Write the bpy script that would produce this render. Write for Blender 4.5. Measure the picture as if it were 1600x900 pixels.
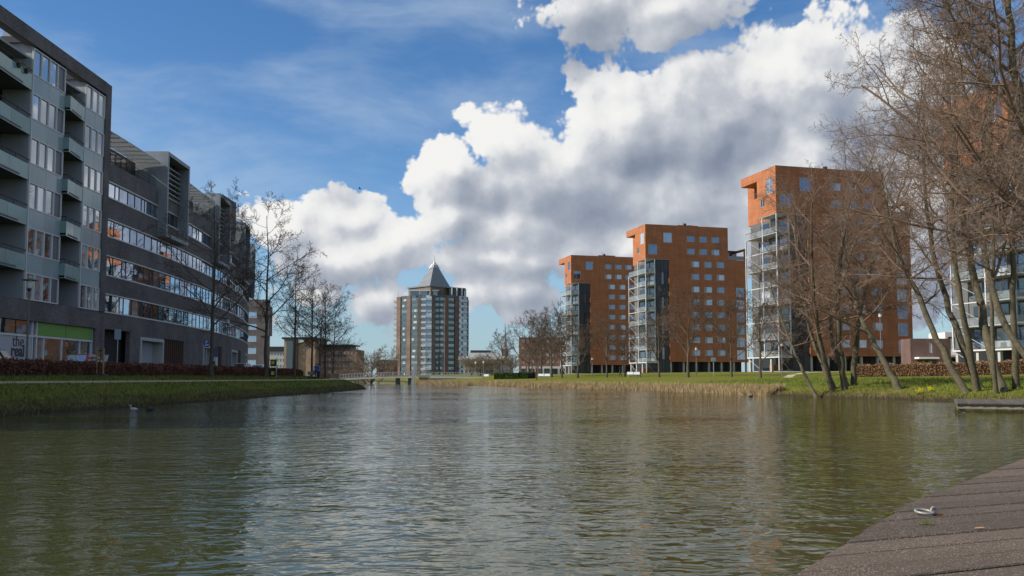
import bpy, bmesh, math, random
import numpy as np
from mathutils import Vector, Matrix
R = math.radians
for o in list(bpy.data.objects): bpy.data.objects.remove(o)
scene = bpy.context.scene
COL = scene.collection

# ------------------------------------------------------------------ camera
EYE = 1.5                      # metres above the water
PITCH = R(4.0)
FPX = 1400.0                   # focal length in pixels of a 1600 px wide frame
cam_d = bpy.data.cameras.new('camera'); cam = bpy.data.objects.new('camera', cam_d); COL.objects.link(cam)
cam.location = (0, 0, EYE); cam.rotation_euler = (R(90) + PITCH, 0, 0)
cam_d.sensor_width = 36.0; cam_d.lens = 36.0 * FPX / 1600.0
cam_d.shift_y = 41.0 / 1600.0
cam_d.clip_start = 0.05; cam_d.clip_end = 20000
scene.camera = cam
CP, SP = math.cos(PITCH), math.sin(PITCH)
def at(px, py, Y):
    """the point of the view ray through a photo pixel at forward distance Y"""
    k = (491.0 - py) / FPX
    h = Y * (k * CP + SP) / (CP - k * SP)
    return Vector(((px - 800.0) / FPX * (Y * CP + h * SP), Y, EYE + h))
def azel(px, py):
    v = at(px, py, 1.0) - Vector((0, 0, EYE)); v.normalize()
    return math.atan2(v.x, v.y), math.asin(v.z)

# ------------------------------------------------------------------ light
SUN_EL = R(36.0)
SUN_H = Vector((-0.972, -0.235, 0)).normalized()        # towards the sun, on plan
SUN = Vector((SUN_H.x * math.cos(SUN_EL), SUN_H.y * math.cos(SUN_EL), math.sin(SUN_EL)))
sun_d = bpy.data.lights.new('sun', 'SUN'); sun_d.energy = 4.6; sun_d.angle = R(0.53); sun_d.color = (1.0, 0.93, 0.82)
sun = bpy.data.objects.new('sun', sun_d); COL.objects.link(sun)
sun.rotation_euler = (-SUN).to_track_quat('-Z', 'Y').to_euler(); sun.location = (-60, -40, 90)

vs = scene.view_settings
vs.view_transform = 'Standard'; vs.look = 'None'; vs.exposure = 0.25; vs.gamma = 1.0; vs.use_curve_mapping = False
scene.cycles.max_bounces = 6; scene.cycles.diffuse_bounces = 3; scene.cycles.glossy_bounces = 4
scene.cycles.transparent_max_bounces = 8; scene.cycles.use_denoising = True
scene.cycles.sample_clamp_indirect = 4.0

class NT:
    """tiny helper for node graphs: inputs may be numbers, tuples or sockets"""
    def __init__(s, tree): s.t = tree
    def node(s, typ, ins=None, **props):
        n = s.t.nodes.new(typ)
        for k, v in props.items(): setattr(n, k, v)
        for k, v in (ins or {}).items():
            sock = n.inputs[k]
            if isinstance(v, bpy.types.NodeSocket): s.t.links.new(v, sock)
            else:
                if sock.type == 'RGBA' and len(v) == 3: v = (*v, 1)
                sock.default_value = v
        return n
    def m(s, op, a, b=None, c=None, clamp=False):
        ins = {0: a}
        if b is not None: ins[1] = b
        if c is not None: ins[2] = c
        return s.node('ShaderNodeMath', ins, operation=op, use_clamp=clamp).outputs[0]
    def v(s, op, a, b=None, out=0):
        ins = {0: a}
        if b is not None: ins['Scale' if op == 'SCALE' else 1] = b
        return s.node('ShaderNodeVectorMath', ins, operation=op).outputs[out]
    def rng(s, x, a, b, c, d, smooth=False):
        return s.node('ShaderNodeMapRange', {'Value': x, 'From Min': a, 'From Max': b, 'To Min': c, 'To Max': d},
                      interpolation_type='SMOOTHSTEP' if smooth else 'LINEAR').outputs[0]
    def mix(s, f, a, b, blend='MIX'):
        n = s.t.nodes.new('ShaderNodeMix'); n.data_type = 'RGBA'; n.blend_type = blend
        for k, v in ((0, f), (6, a), (7, b)):
            if isinstance(v, bpy.types.NodeSocket): s.t.links.new(v, n.inputs[k])
            else: n.inputs[k].default_value = (*v, 1) if k and len(v) == 3 else v
        return n.outputs[2]
    def noise(s, vec, scale, detail=4, rough=0.5, dist=0.0, dims='3D', out=0):
        return s.node('ShaderNodeTexNoise', {'Vector': vec, 'Scale': scale, 'Detail': detail, 'Roughness': rough, 'Distortion': dist},
                      noise_dimensions=dims).outputs[out]
    def link(s, a, b): s.t.links.new(a, b)
# ------------------------------------------------------------------ sky: clear-air sky with cumulus
CLOUDS = [  # heaps of cumulus: centre and half axes in photo pixels
    (450, 368, 66, 52), (535, 350, 76, 46), (615, 385, 66, 44), (530, 408, 150, 42),
    (600, 470, 74, 40), (490, 462, 70, 30),
    (700, 265, 66, 58), (790, 235, 96, 54), (705, 345, 56, 46), (860, 290, 150, 82), (800, 352, 130, 62),
    (960, 135, 62, 40), (975, 205, 105, 80), (1120, 185, 150, 100), (1270, 130, 160, 105), (1390, 160, 120, 100), (1070, 320, 200, 85),
    (1290, 300, 240, 105), (1010, 388, 190, 66), (760, 410, 130, 44), (800, 458, 130, 34),
    (940, 5, 112, 66), (1040, 10, 100, 52), (1500, 330, 170, 150)]
SHADES = [(1020, 345, 230, 52), (1270, 260, 190, 80), (1075, 45, 90, 42), (560, 428, 130, 24), (860, 440, 140, 22), (1090, 240, 110, 40), (770, 310, 90, 26)]
fg = bpy.data.node_groups.new('cloud_field', 'ShaderNodeTree')
fg.interface.new_socket('q', in_out='INPUT', socket_type='NodeSocketVector')
fg.interface.new_socket('h', in_out='OUTPUT', socket_type='NodeSocketFloat')
fg.interface.new_socket('s', in_out='OUTPUT', socket_type='NodeSocketFloat')
fg.interface.new_socket('soft', in_out='OUTPUT', socket_type='NodeSocketFloat')
n = NT(fg)
gi = n.node('NodeGroupInput').outputs[0]; go = n.node('NodeGroupOutput')
wv = n.v('SUBTRACT', n.noise(gi, 9.0, 3, 0.55, out=1), (0.5, 0.5, 0.5))
q = n.v('MULTIPLY', n.v('ADD', gi, n.v('SCALE', wv, 0.035)), (1, 1, 0))
field = None
for (cx, cy, rx, ry) in CLOUDS:
    a, e = azel(cx, cy)
    r = n.v('LENGTH', n.v('MULTIPLY', n.v('SUBTRACT', q, (a, e, 0)), (FPX / rx, FPX / ry, 0)), out=1)
    sd = n.m('MULTIPLY', n.m('SUBTRACT', 1.0, r), min(rx, ry) / 70.0)
    field = sd if field is None else n.m('SMOOTH_MAX', field, sd, 0.22)
# elsewhere round the sky: the same fair-weather heaps, scattered by noise
sep = n.node('ShaderNodeSeparateXYZ', {0: gi})
win = n.m('MULTIPLY', n.rng(n.m('ABSOLUTE', sep.outputs[0]), 0.52, 0.75, 1, 0, True), n.rng(sep.outputs[1], 0.42, 0.62, 1, 0, True))
scat = n.m('MULTIPLY', n.m('SUBTRACT', n.noise(n.v('ADD', gi, (7.3, 2.1, 0.4)), 2.6, 2, 0.5), 0.55), 6.0)
scat = n.m('MINIMUM', scat, 1.2)
field = n.m('MAXIMUM', field, n.m('SUBTRACT', scat, n.m('MULTIPLY', win, 6.0)))
field = n.m('MINIMUM', field, 1.6)
vor = n.node('ShaderNodeTexVoronoi', {'Vector': n.v('ADD', gi, n.v('SCALE', wv, 0.03)), 'Scale': 17.0, 'Detail': 3.0, 'Roughness': 0.55, 'Lacunarity': 2.2, 'Smoothness': 0.55},
             feature='SMOOTH_F1', voronoi_dimensions='2D', normalize=True).outputs['Distance']
bil = n.m('SUBTRACT', 0.36, vor)
fb = n.m('SUBTRACT', n.noise(gi, 13.0, 9, 0.58), 0.5)
h = n.m('ADD', field, n.m('ADD', n.m('MULTIPLY', bil, 1.7), n.m('MULTIPLY', fb, 1.15)))
vs_ = n.node('ShaderNodeTexVoronoi', {'Vector': n.v('ADD', gi, n.v('SCALE', wv, 0.03)), 'Scale': 9.0, 'Detail': 2.0, 'Roughness': 0.40, 'Lacunarity': 2.3, 'Smoothness': 0.8},
             feature='SMOOTH_F1', voronoi_dimensions='2D', normalize=True).outputs['Distance']
form = n.m('ADD', n.m('MULTIPLY', field, 0.55), n.m('SUBTRACT', n.m('MULTIPLY', n.noise(gi, 7.0, 4, 0.46), 1.3), n.m('MULTIPLY', vs_, 1.7)))
n.link(h, go.inputs[0]); n.link(form, go.inputs[1])
n.link(n.noise(gi, 6.0, 3, 0.5), go.inputs[2])

world = bpy.data.worlds.new('World'); scene.world = world; world.use_nodes = True
wt = world.node_tree; wt.nodes.clear(); n = NT(wt)
sky = n.node('ShaderNodeTexSky', sky_type='NISHITA', sun_disc=False, sun_elevation=SUN_EL,
             sun_rotation=math.atan2(SUN_H.x, SUN_H.y), altitude=20.0, air_density=1.0, dust_density=0.05, ozone_density=3.0)
dirv = n.node('ShaderNodeTexCoord').outputs['Generated']
sp = n.node('ShaderNodeSeparateXYZ', {0: dirv})
az = n.m('ARCTAN2', sp.outputs[0], sp.outputs[1]); el = n.m('ARCSINE', sp.outputs[2])
q = n.node('ShaderNodeCombineXYZ', {0: az, 1: el, 2: 0.0}).outputs[0]
def field_at(off):
    g = n.node('ShaderNodeGroup'); g.node_tree = fg
    n.link(n.v('ADD', q, off) if off else q, g.inputs[0]); return g.outputs
f0 = field_at(None); f1 = field_at((-0.011, 0.013, 0)); f2 = field_at((-0.036, 0.046, 0))
h0 = f0[0]
alpha = n.rng(h0, 0.02, n.rng(f0[2], 0.35, 0.65, 0.10, 0.30), 0, 1, True)
d1 = n.m('SUBTRACT', f0[1], f1[1]); d2 = n.m('SUBTRACT', f0[1], f2[1])
lit = n.m('ADD', n.m('ADD', n.m('ADD', 0.56, n.m('MULTIPLY', n.m("SUBTRACT", h0, f1[0]), 0.50)), n.m('MULTIPLY', d1, 0.80)), n.m('MULTIPLY', d2, 0.46))
thin = n.rng(h0, 0.1, 1.3, 0.20, -0.12)                       # thin rims let the light through
lit = n.m('ADD', lit, thin)
lit = n.m('ADD', lit, n.m('MULTIPLY', n.m('SUBTRACT', f0[2], 0.5), 0.4))
sh = None                                                      # flat, shaded undersides of the heaps
qs = n.v('ADD', q, n.v('SCALE', n.v('SUBTRACT', n.noise(q, 9.0, 3, 0.5, out=1), (0.5, 0.5, 0.5)), 0.06))
for (cx, cy, rx, ry) in SHADES:
    a, e = azel(cx, cy)
    r = n.v('LENGTH', n.v('MULTIPLY', n.v('SUBTRACT', qs, (a, e, 0)), (FPX / rx, FPX / ry, 0)), out=1)
    k_ = n.rng(r, 0.0, 1.25, 1.0, 0.0, True)
    sh = k_ if sh is None else n.m('MAXIMUM', sh, k_)
lit = n.m('SUBTRACT', lit, n.m('MULTIPLY', sh, 0.20))
lit = n.m('ADD', n.m('MULTIPLY', lit, 0.70), 0.12, clamp=True)
ramp = n.node('ShaderNodeValToRGB', {0: lit}); cr = ramp.color_ramp
cr.elements[0].position = 0.0; cr.elements[0].color = (0.19, 0.225, 0.30, 1)
cr.elements[1].position = 1.0; cr.elements[1].color = (0.76, 0.755, 0.74, 1)
for p_, c_ in ((0.35, (0.30, 0.335, 0.40)), (0.62, (0.46, 0.485, 0.53)), (0.82, (0.68, 0.685, 0.69))):
    e_ = cr.elements.new(p_); e_.color = (*c_, 1)
# thin high veil
ci = n.noise(n.v('MULTIPLY', n.v('ADD', q, n.v('SCALE', n.noise(q, 3.0, 2, out=1), 0.10)), (1.6, 5.0, 1)), 2.2, 7, 0.55)
veil = n.m('MULTIPLY', n.rng(ci, 0.40, 0.72, 0.0, 0.55, True), n.rng(el, 0.02, 0.16, 0.15, 1.0))
skyc = n.node('ShaderNodeHueSaturation', {'Color': n.mix(1.0, sky.outputs[0], (0.92, 1.0, 1.10), 'MULTIPLY'), 'Saturation': 1.14}).outputs[0]
hz = n.rng(el, 0.0, 0.20, 0.75, 0.0, True)
skyc = n.mix(hz, skyc, (2.6, 4.0, 5.0))                          # pale blue air low down
bg_sky = n.node('ShaderNodeBackground', {'Color': skyc, 'Strength': 0.098}).outputs[0]
bg_veil = n.node('ShaderNodeBackground', {'Color': (0.42, 0.52, 0.64), 'Strength': 1.0}).outputs[0]
bg_cl = n.node('ShaderNodeBackground', {'Color': ramp.outputs[0], 'Strength': 1.0}).outputs[0]
s1 = n.node('ShaderNodeMixShader', {0: veil, 1: bg_sky, 2: bg_veil}).outputs[0]
s2 = n.node('ShaderNodeMixShader', {0: alpha, 1: s1, 2: bg_cl}).outputs[0]
n.link(s2, n.node('ShaderNodeOutputWorld').inputs[0])
world.cycles.sampling_method = 'MANUAL'; world.cycles.sample_map_resolution = 256
# ------------------------------------------------------------------ helpers
class MB:
    """collects quads and triangles; build() links them as one mesh object"""
    def __init__(s): s.v = []; s.f = []
    def quad(s, a, b, c, d):
        i = len(s.v); s.v += [tuple(a), tuple(b), tuple(c), tuple(d)]; s.f.append((i, i + 1, i + 2, i + 3)); return s
    def poly(s, pts):
        i = len(s.v); s.v += [tuple(p) for p in pts]; s.f.append(tuple(range(i, i + len(pts)))); return s
    def box(s, x0, x1, y0, y1, z0, z1):
        i = len(s.v)
        s.v += [(x0, y0, z0), (x1, y0, z0), (x1, y1, z0), (x0, y1, z0), (x0, y0, z1), (x1, y0, z1), (x1, y1, z1), (x0, y1, z1)]
        for f in ((0, 3, 2, 1), (4, 5, 6, 7), (0, 1, 5, 4), (1, 2, 6, 5), (2, 3, 7, 6), (3, 0, 4, 7)): s.f.append(tuple(i + k for k in f))
        return s
    def hexa(s, p):
        """8 corners: bottom four then top four, both in the same turning sense"""
        i = len(s.v); s.v += [tuple(q) for q in p]
        for f in ((0, 3, 2, 1), (4, 5, 6, 7), (0, 1, 5, 4), (1, 2, 6, 5), (2, 3, 7, 6), (3, 0, 4, 7)): s.f.append(tuple(i + k for k in f))
        return s
    def prism(s, pts, z0, z1):
        i = len(s.v); n_ = len(pts)
        s.v += [(p[0], p[1], z0) for p in pts] + [(p[0], p[1], z1) for p in pts]
        s.f.append(tuple(i + k for k in reversed(range(n_)))); s.f.append(tuple(i + n_ + k for k in range(n_)))
        for k in range(n_):
            j = (k + 1) % n_; s.f.append((i + k, i + j, i + n_ + j, i + n_ + k))
        return s
    def tube(s, pts, radii, k=8, cap=True):
        pts = [Vector(p) for p in pts]; rings = []
        if not hasattr(radii, '__len__'): radii = [radii] * len(pts)
        for j, p in enumerate(pts):
            t = (pts[min(j + 1, len(pts) - 1)] - pts[max(j - 1, 0)]).normalized()
            ref = Vector((0, 0, 1)) if abs(t.z) < 0.9 else Vector((1, 0, 0))
            a = t.cross(ref).normalized(); b = t.cross(a)
            i = len(s.v); rings.append(i)
            for q in range(k):
                w = 2 * math.pi * q / k
                s.v.append(tuple(p + (a * math.cos(w) + b * math.sin(w)) * radii[j]))
        for j in range(len(rings) - 1):
            for q in range(k):
                q2 = (q + 1) % k
                s.f.append((rings[j] + q, rings[j] + q2, rings[j + 1] + q2, rings[j + 1] + q))
        if cap:
            s.f.append(tuple(rings[0] + q for q in reversed(range(k)))); s.f.append(tuple(rings[-1] + q for q in range(k)))
        return s
    def bar(s, a, b, r, k=4): return s.tube([a, b], r, k)
    def lathe(s, prof, c=(0, 0, 0), k=16):
        i = len(s.v)
        for (r, z) in prof:
            for q in range(k):
                w = 2 * math.pi * q / k; s.v.append((c[0] + r * math.cos(w), c[1] + r * math.sin(w), c[2] + z))
        for j in range(len(prof) - 1):
            for q in range(k):
                q2 = (q + 1) % k; s.f.append((i + j * k + q, i + j * k + q2, i + (j + 1) * k + q2, i + (j + 1) * k + q))
        return s
    def mesh(s, name, mat, off=None, smooth=False):
        v = s.v if off is None else [(a - off[0], b - off[1], c - off[2]) for a, b, c in s.v]
        me = bpy.data.meshes.new(name); me.from_pydata(v, [], s.f); me.update()
        if mat: me.materials.append(mat)
        if smooth: me.polygons.foreach_set('use_smooth', [True] * len(me.polygons))
        return me
    def build(s, name, mat, parent=None, world=False, smooth=False):
        """world=True: the vertices are world coordinates and the root's origin is subtracted"""
        off = None
        if world and parent is not None:
            r = parent
            while r.parent is not None: r = r.parent
            off = r.location
        return link(name, s.mesh(name, mat, off, smooth), parent)
def link(name, me, parent=None, loc=(0, 0, 0), rz=0.0):
    o = bpy.data.objects.new(name, me); COL.objects.link(o); o.location = loc
    if rz: o.rotation_euler = (0, 0, rz)
    if parent is not None: o.parent = parent
    return o
def tag(o, label=None, cat=None, group=None, kind=None):
    if label: o['label'] = label
    if cat: o['category'] = cat
    if group: o['group'] = group
    if kind: o['kind'] = kind
    return o
def thing(name, label, cat, loc=(0, 0, 0), rz=0.0, group=None):
    return tag(link(name, None, None, loc, rz), label, cat, group)
def copy_tree(o, parent=None):
    c = o.copy(); COL.objects.link(c); c.parent = parent
    for ch in list(o.children): copy_tree(ch, c)
    return c
def np_mesh(name, verts, faces, mat, smooth=False):
    verts = np.asarray(verts, dtype=np.float32).reshape(-1, 3); faces = np.asarray(faces, dtype=np.int32)
    k = faces.shape[1]; me = bpy.data.meshes.new(name)
    me.vertices.add(len(verts)); me.vertices.foreach_set('co', verts.ravel())
    me.loops.add(faces.size); me.loops.foreach_set('vertex_index', faces.ravel())
    me.polygons.add(len(faces)); me.polygons.foreach_set('loop_start', np.arange(0, faces.size, k, dtype=np.int32))
    me.update(calc_edges=True)
    if smooth: me.polygons.foreach_set('use_smooth', np.ones(len(faces), dtype=bool))
    if mat: me.materials.append(mat)
    return me
def holed(mb, P, u0, u1, z0, z1, holes, depth, usplit=()):
    """a wall sheet u0..u1, z0..z1 with rectangular openings and their reveals; P(u, z, inward)"""
    us = sorted({u0, u1, *usplit, *[h_[0] for h_ in holes], *[h_[1] for h_ in holes]}); us = [u for u in us if u0 <= u <= u1]
    zs = sorted({z0, z1, *[h_[2] for h_ in holes], *[h_[3] for h_ in holes]}); zs = [z for z in zs if z0 <= z <= z1]
    inside = lambda u, z: any(h_[0] < u < h_[1] and h_[2] < z < h_[3] for h_ in holes)
    for a, b in zip(us, us[1:]):
        col = [not inside((a + b) / 2, (c + d) / 2) for c, d in zip(zs, zs[1:])]
        j = 0
        while j < len(col):
            if not col[j]: j += 1; continue
            k = j
            while k + 1 < len(col) and col[k + 1]: k += 1
            mb.quad(P(a, zs[j], 0), P(b, zs[j], 0), P(b, zs[k + 1], 0), P(a, zs[k + 1], 0)); j = k + 1
    for (a, b, c, d) in holes:
        cuts = [u for u in us if a <= u <= b]
        for p_, q_ in zip(cuts, cuts[1:]):
            mb.quad(P(p_, c, 0), P(q_, c, 0), P(q_, c, depth), P(p_, c, depth)); mb.quad(P(p_, d, depth), P(q_, d, depth), P(q_, d, 0), P(p_, d, 0))
        mb.quad(P(a, c, 0), P(a, c, depth), P(a, d, depth), P(a, d, 0)); mb.quad(P(b, c, depth), P(b, c, 0), P(b, d, 0), P(b, d, depth))
    return mb

# ------------------------------------------------------------------ materials
def base_mat(name):
    m_ = bpy.data.materials.new(name); m_.use_nodes = True; m_.node_tree.nodes.clear()
    n_ = NT(m_.node_tree); b_ = n_.node('ShaderNodeBsdfPrincipled'); o_ = n_.node('ShaderNodeOutputMaterial')
    n_.link(b_.outputs[0], o_.inputs[0]); return m_, n_, b_
def plain(name, col, rough=0.6, metal=0.0, var=0.18, scale=1.5, bump=0.0, bscale=30.0, spec=0.5, rand=0.0):
    """colour with blotchy wear; rand varies it from object to object"""
    m_, n_, b_ = base_mat(name)
    pos = n_.node('ShaderNodeNewGeometry').outputs['Position']
    f = n_.noise(pos, scale, 6, 0.6)
    c = n_.mix(f, tuple(x * (1 - var) for x in col), tuple(min(1, x * (1 + var)) for x in col))
    if rand:
        rnd = n_.node('ShaderNodeObjectInfo').outputs['Random']
        c = n_.node('ShaderNodeHueSaturation', {'Color': c, 'Value': n_.rng(rnd, 0, 1, 1 - rand, 1 + rand)}).outputs[0]
    n_.link(c, b_.inputs['Base Color'])
    b_.inputs['Roughness'].default_value = rough; b_.inputs['Metallic'].default_value = metal; b_.inputs['Specular IOR Level'].default_value = spec
    if bump:
        n_.link(n_.node('ShaderNodeBump', {'Strength': bump, 'Distance': 0.05, 'Height': n_.noise(pos, bscale, 5, 0.6)}).outputs[0], b_.inputs['Normal'])
    return m_
def brickwork(name, c1, c2, mortar, w=0.42, h=0.13, ms=0.012, rough=0.85, bump=0.3, var=0.25):
    m_, n_, b_ = base_mat(name)
    s_ = n_.node('ShaderNodeSeparateXYZ', {0: n_.node('ShaderNodeTexCoord').outputs['Object']})
    uv = n_.node('ShaderNodeCombineXYZ', {0: n_.m('ADD', s_.outputs[0], s_.outputs[1]), 1: s_.outputs[2], 2: 0.0}).outputs[0]
    br = n_.node('ShaderNodeTexBrick', {'Vector': uv, 'Color1': c1, 'Color2': c2, 'Mortar': mortar, 'Scale': 1.0, 'Mortar Size': ms,
                 'Brick Width': w, 'Row Height': h, 'Mortar Smooth': 0.2, 'Bias': 0.0})
    big = n_.noise(uv, 0.35, 5, 0.6)
    stain = n_.noise(n_.v('MULTIPLY', uv, (1.0, 0.12, 1)), 1.3, 4, 0.6)
    c = n_.mix(1.0, br.outputs[0], n_.node('ShaderNodeValToRGB', {0: big}).outputs[0], 'MULTIPLY')
    f = n_.m('ADD', n_.rng(big, 0.3, 0.7, 1 - var, 1 + var), n_.rng(stain, 0.35, 0.7, 0.08, -0.12))
    c = n_.node('ShaderNodeHueSaturation', {'Color': br.outputs[0], 'Value': f}).outputs[0]
    n_.link(c, b_.inputs['Base Color']); b_.inputs['Roughness'].default_value = rough; b_.inputs['Specular IOR Level'].default_value = 0.3
    n_.link(n_.node('ShaderNodeBump', {'Strength': bump, 'Distance': 0.01, 'Height': n_.m('SUBTRACT', 1.0, br.outputs[1])}).outputs[0], b_.inputs['Normal'])
    return m_
def glass(name, dark=(0.02, 0.025, 0.03), pale=(0.45, 0.46, 0.46), share=0.3, refl=0.45, rough=0.02, tint=(0.9, 0.95, 1.0), wav=0.02):
    """window pane: mirror-like sheet over a dark room or a pale curtain (a share of the panes)"""
    m_, n_, b_ = base_mat(name)
    rnd = n_.node('ShaderNodeObjectInfo').outputs['Random']
    pos = n_.node('ShaderNodeNewGeometry').outputs['Position']
    room = n_.mix(n_.noise(pos, 0.9, 3, 0.6), tuple(x * 0.4 for x in dark), tuple(x * 1.8 for x in dark))
    cur = n_.mix(n_.noise(n_.v('MULTIPLY', pos, (6, 6, 0.4)), 1.0, 2), tuple(x * 0.75 for x in pale), pale)
    cur = n_.node('ShaderNodeHueSaturation', {'Color': cur, 'Value': n_.rng(n_.m('FRACT', n_.m('MULTIPLY', rnd, 17.3)), 0, 1, 0.35, 1.1)}).outputs[0]
    c = n_.mix(n_.m('GREATER_THAN', rnd, 1 - share), room, cur)
    dif = n_.node('ShaderNodeBsdfDiffuse', {'Color': c}).outputs[0]
    tilt = n_.v('SUBTRACT', n_.noise(n_.v('ADD', pos, n_.v('SCALE', n_.node('ShaderNodeCombineXYZ', {0: rnd, 1: rnd, 2: rnd}).outputs[0], 40.0)), 0.6, 1, out=1), (0.5, 0.5, 0.5))
    nor = n_.v('NORMALIZE', n_.v('ADD', n_.node('ShaderNodeNewGeometry').outputs['Normal'], n_.v('SCALE', tilt, wav)))
    glo = n_.node('ShaderNodeBsdfGlossy', {'Color': tint, 'Roughness': rough, 'Normal': nor}).outputs[0]
    fr = n_.m('ADD', refl, n_.m('MULTIPLY', n_.node('ShaderNodeFresnel', {'IOR': 1.5}).outputs[0], 1.0 - refl), clamp=True)
    mx = n_.node('ShaderNodeMixShader', {0: fr, 1: dif, 2: glo}).outputs[0]
    n_.link(mx, n_.t.nodes['Material Output'].inputs[0]); n_.t.nodes.remove(b_)
    return m_
def foliage(name, cols, scale=0.8, rough=0.7, spec=0.25, transl=0.0):
    """small leaves or blades: colour varies with place and from clump to clump"""
    m_, n_, b_ = base_mat(name)
    pos = n_.node('ShaderNodeNewGeometry').outputs['Position']
    f = n_.m('ADD', n_.m('MULTIPLY', n_.noise(pos, scale, 4, 0.6), 0.6), n_.m('MULTIPLY', n_.node('ShaderNodeTexWhiteNoise', {0: n_.v('SNAP', pos, (0.11, 0.11, 0.5))}, noise_dimensions='3D').outputs[0], 0.4))
    r_ = n_.node('ShaderNodeValToRGB', {0: f}); e = r_.color_ramp.elements
    e[0].position = 0.25; e[0].color = (*cols[0], 1); e[1].position = 0.75; e[1].color = (*cols[-1], 1)
    for j, c in enumerate(cols[1:-1]):
        x = e.new(0.25 + 0.5 * (j + 1) / (len(cols) - 1)); x.color = (*c, 1)
    n_.link(r_.outputs[0], b_.inputs['Base Color']); b_.inputs['Roughness'].default_value = rough; b_.inputs['Specular IOR Level'].default_value = spec
    return m_
M = {}
M['dark_brick'] = brickwork('dark_brick', (0.13, 0.113, 0.112), (0.205, 0.182, 0.178), (0.09, 0.082, 0.081), 0.22, 0.07, 0.01)
M['grey_panel'] = brickwork('grey_panel', (0.235, 0.262, 0.28), (0.265, 0.292, 0.315), (0.16, 0.175, 0.19), 2.4, 1.05, 0.012, 0.5, 0.2, 0.10)
M['spandrel'] = plain('spandrel_glass', (0.33, 0.41, 0.43), 0.12, 0, 0.15, 0.6, rand=0.08)
M['balcony_glass'] = plain('balcony_glass', (0.23, 0.35, 0.34), 0.10, 0, 0.2, 0.7, rand=0.10)
M['white_metal'] = plain('white_metal', (0.62, 0.62, 0.62), 0.4, 0.0, 0.10, 2.0)
M['alu'] = plain('aluminium', (0.46, 0.48, 0.50), 0.35, 0.3, 0.12, 2.0)
M['steel'] = plain('galvanised_steel', (0.42, 0.44, 0.45), 0.45, 0.4, 0.2, 3.0)
M['dark_metal'] = plain('dark_metal', (0.035, 0.037, 0.042), 0.45, 0.2, 0.2, 2.0)
M['soffit'] = plain('soffit', (0.13, 0.125, 0.12), 0.8)
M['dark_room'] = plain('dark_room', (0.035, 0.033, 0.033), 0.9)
M['light_concrete'] = plain('light_concrete', (0.46, 0.45, 0.43), 0.8, 0, 0.15, 1.2, 0.1)
M['pale_wall'] = plain('pale_wall', (0.36, 0.38, 0.41), 0.8, 0, 0.1, 0.8)
M['office_glass'] = glass('office_glass', (0.03, 0.035, 0.04), (0.5, 0.52, 0.54), 0.15, 0.6, 0.015, (0.72, 0.83, 1.0), 0.015)
M['flat_glass'] = glass('flat_glass', (0.05, 0.05, 0.06), (0.52, 0.52, 0.54), 0.45, 0.45, 0.02, (0.9, 0.95, 1.0), 0.02)
M['tower_glass'] = glass('tower_glass', (0.035, 0.045, 0.07), (0.62, 0.62, 0.62), 0.40, 0.26, 0.03, (0.72, 0.80, 0.95), 0.05)
M['dark_glass'] = glass('dark_glass', (0.012, 0.014, 0.016), (0.1, 0.1, 0.1), 0.1, 0.12, 0.05)
M['teal_glass'] = glass('teal_glass', (0.03, 0.045, 0.05), (0.14, 0.19, 0.20), 0.35, 0.16, 0.05, (0.8, 0.95, 1.0), 0.04)
M['terracotta'] = brickwork('terracotta_cladding', (0.41, 0.150, 0.064), (0.46, 0.172, 0.074), (0.25, 0.092, 0.040), 3.1, 0.42, 0.022, 0.7, 0.3, 0.13)
M['red_brick'] = brickwork('red_brick', (0.19, 0.085, 0.06), (0.25, 0.12, 0.085), (0.2, 0.16, 0.13), 0.22, 0.075, 0.01)
M['tower_brick'] = brickwork('tower_brick', (0.15, 0.098, 0.082), (0.18, 0.118, 0.10), (0.14, 0.11, 0.10), 0.6, 0.2, 0.01)
M['grey_brick'] = brickwork('grey_brick', (0.16, 0.125, 0.105), (0.19, 0.15, 0.13), (0.13, 0.11, 0.10), 0.6, 0.2, 0.01)
M['tan_brick'] = brickwork('tan_brick', (0.38, 0.24, 0.155), (0.43, 0.28, 0.18), (0.32, 0.24, 0.18), 0.3, 0.1, 0.01)
M['zinc'] = brickwork('zinc_roof', (0.20, 0.21, 0.225), (0.225, 0.235, 0.25), (0.13, 0.14, 0.15), 0.6, 40.0, 0.03, 0.4, 0.3, 0.1)
M['bark'] = plain('bark', (0.105, 0.088, 0.066), 0.9, 0, 0.45, 3.0, 0.6, 12.0, 0.2)
M['moss_bark'] = plain('moss_bark', (0.125, 0.108, 0.070), 0.9, 0, 0.75, 4.5, 1.0, 9.0, 0.2)
M['twig'] = plain('twig', (0.125, 0.09, 0.066), 0.85, 0, 0.35, 0.7, spec=0.2)
M['alder_twig'] = plain('alder_twig', (0.215, 0.150, 0.108), 0.85, 0, 0.4, 0.6, spec=0.2)
M['pale_twig'] = plain('pale_twig', (0.20, 0.165, 0.115), 0.85, 0, 0.3, 0.6, spec=0.2)
M['wood'] = plain('weathered_wood', (0.22, 0.17, 0.12), 0.85, 0, 0.3, 4.0, 0.3, 20.0)
M['stake'] = plain('stake_wood', (0.36, 0.22, 0.10), 0.85, 0, 0.3, 4.0)
M['brown_wood'] = plain('brown_wood', (0.10, 0.05, 0.035), 0.6, 0, 0.2, 3.0)
M['asphalt'] = plain('asphalt', (0.055, 0.055, 0.057), 0.9, 0, 0.3, 1.5, 0.3, 40.0)
M['gravel'] = plain('path_gravel', (0.52, 0.44, 0.30), 0.95, 0, 0.25, 3.0, 0.3, 40.0)
M['green_sign'] = plain('green_sign', (0.13, 0.31, 0.04), 0.4, 0, 0.15, 1.0)
M['blue_sign'] = plain('blue_sign', (0.01, 0.09, 0.42), 0.35, 0, 0.08)
M['grey_sign'] = plain('grey_sign', (0.22, 0.32, 0.38), 0.4, 0, 0.1)
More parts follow.
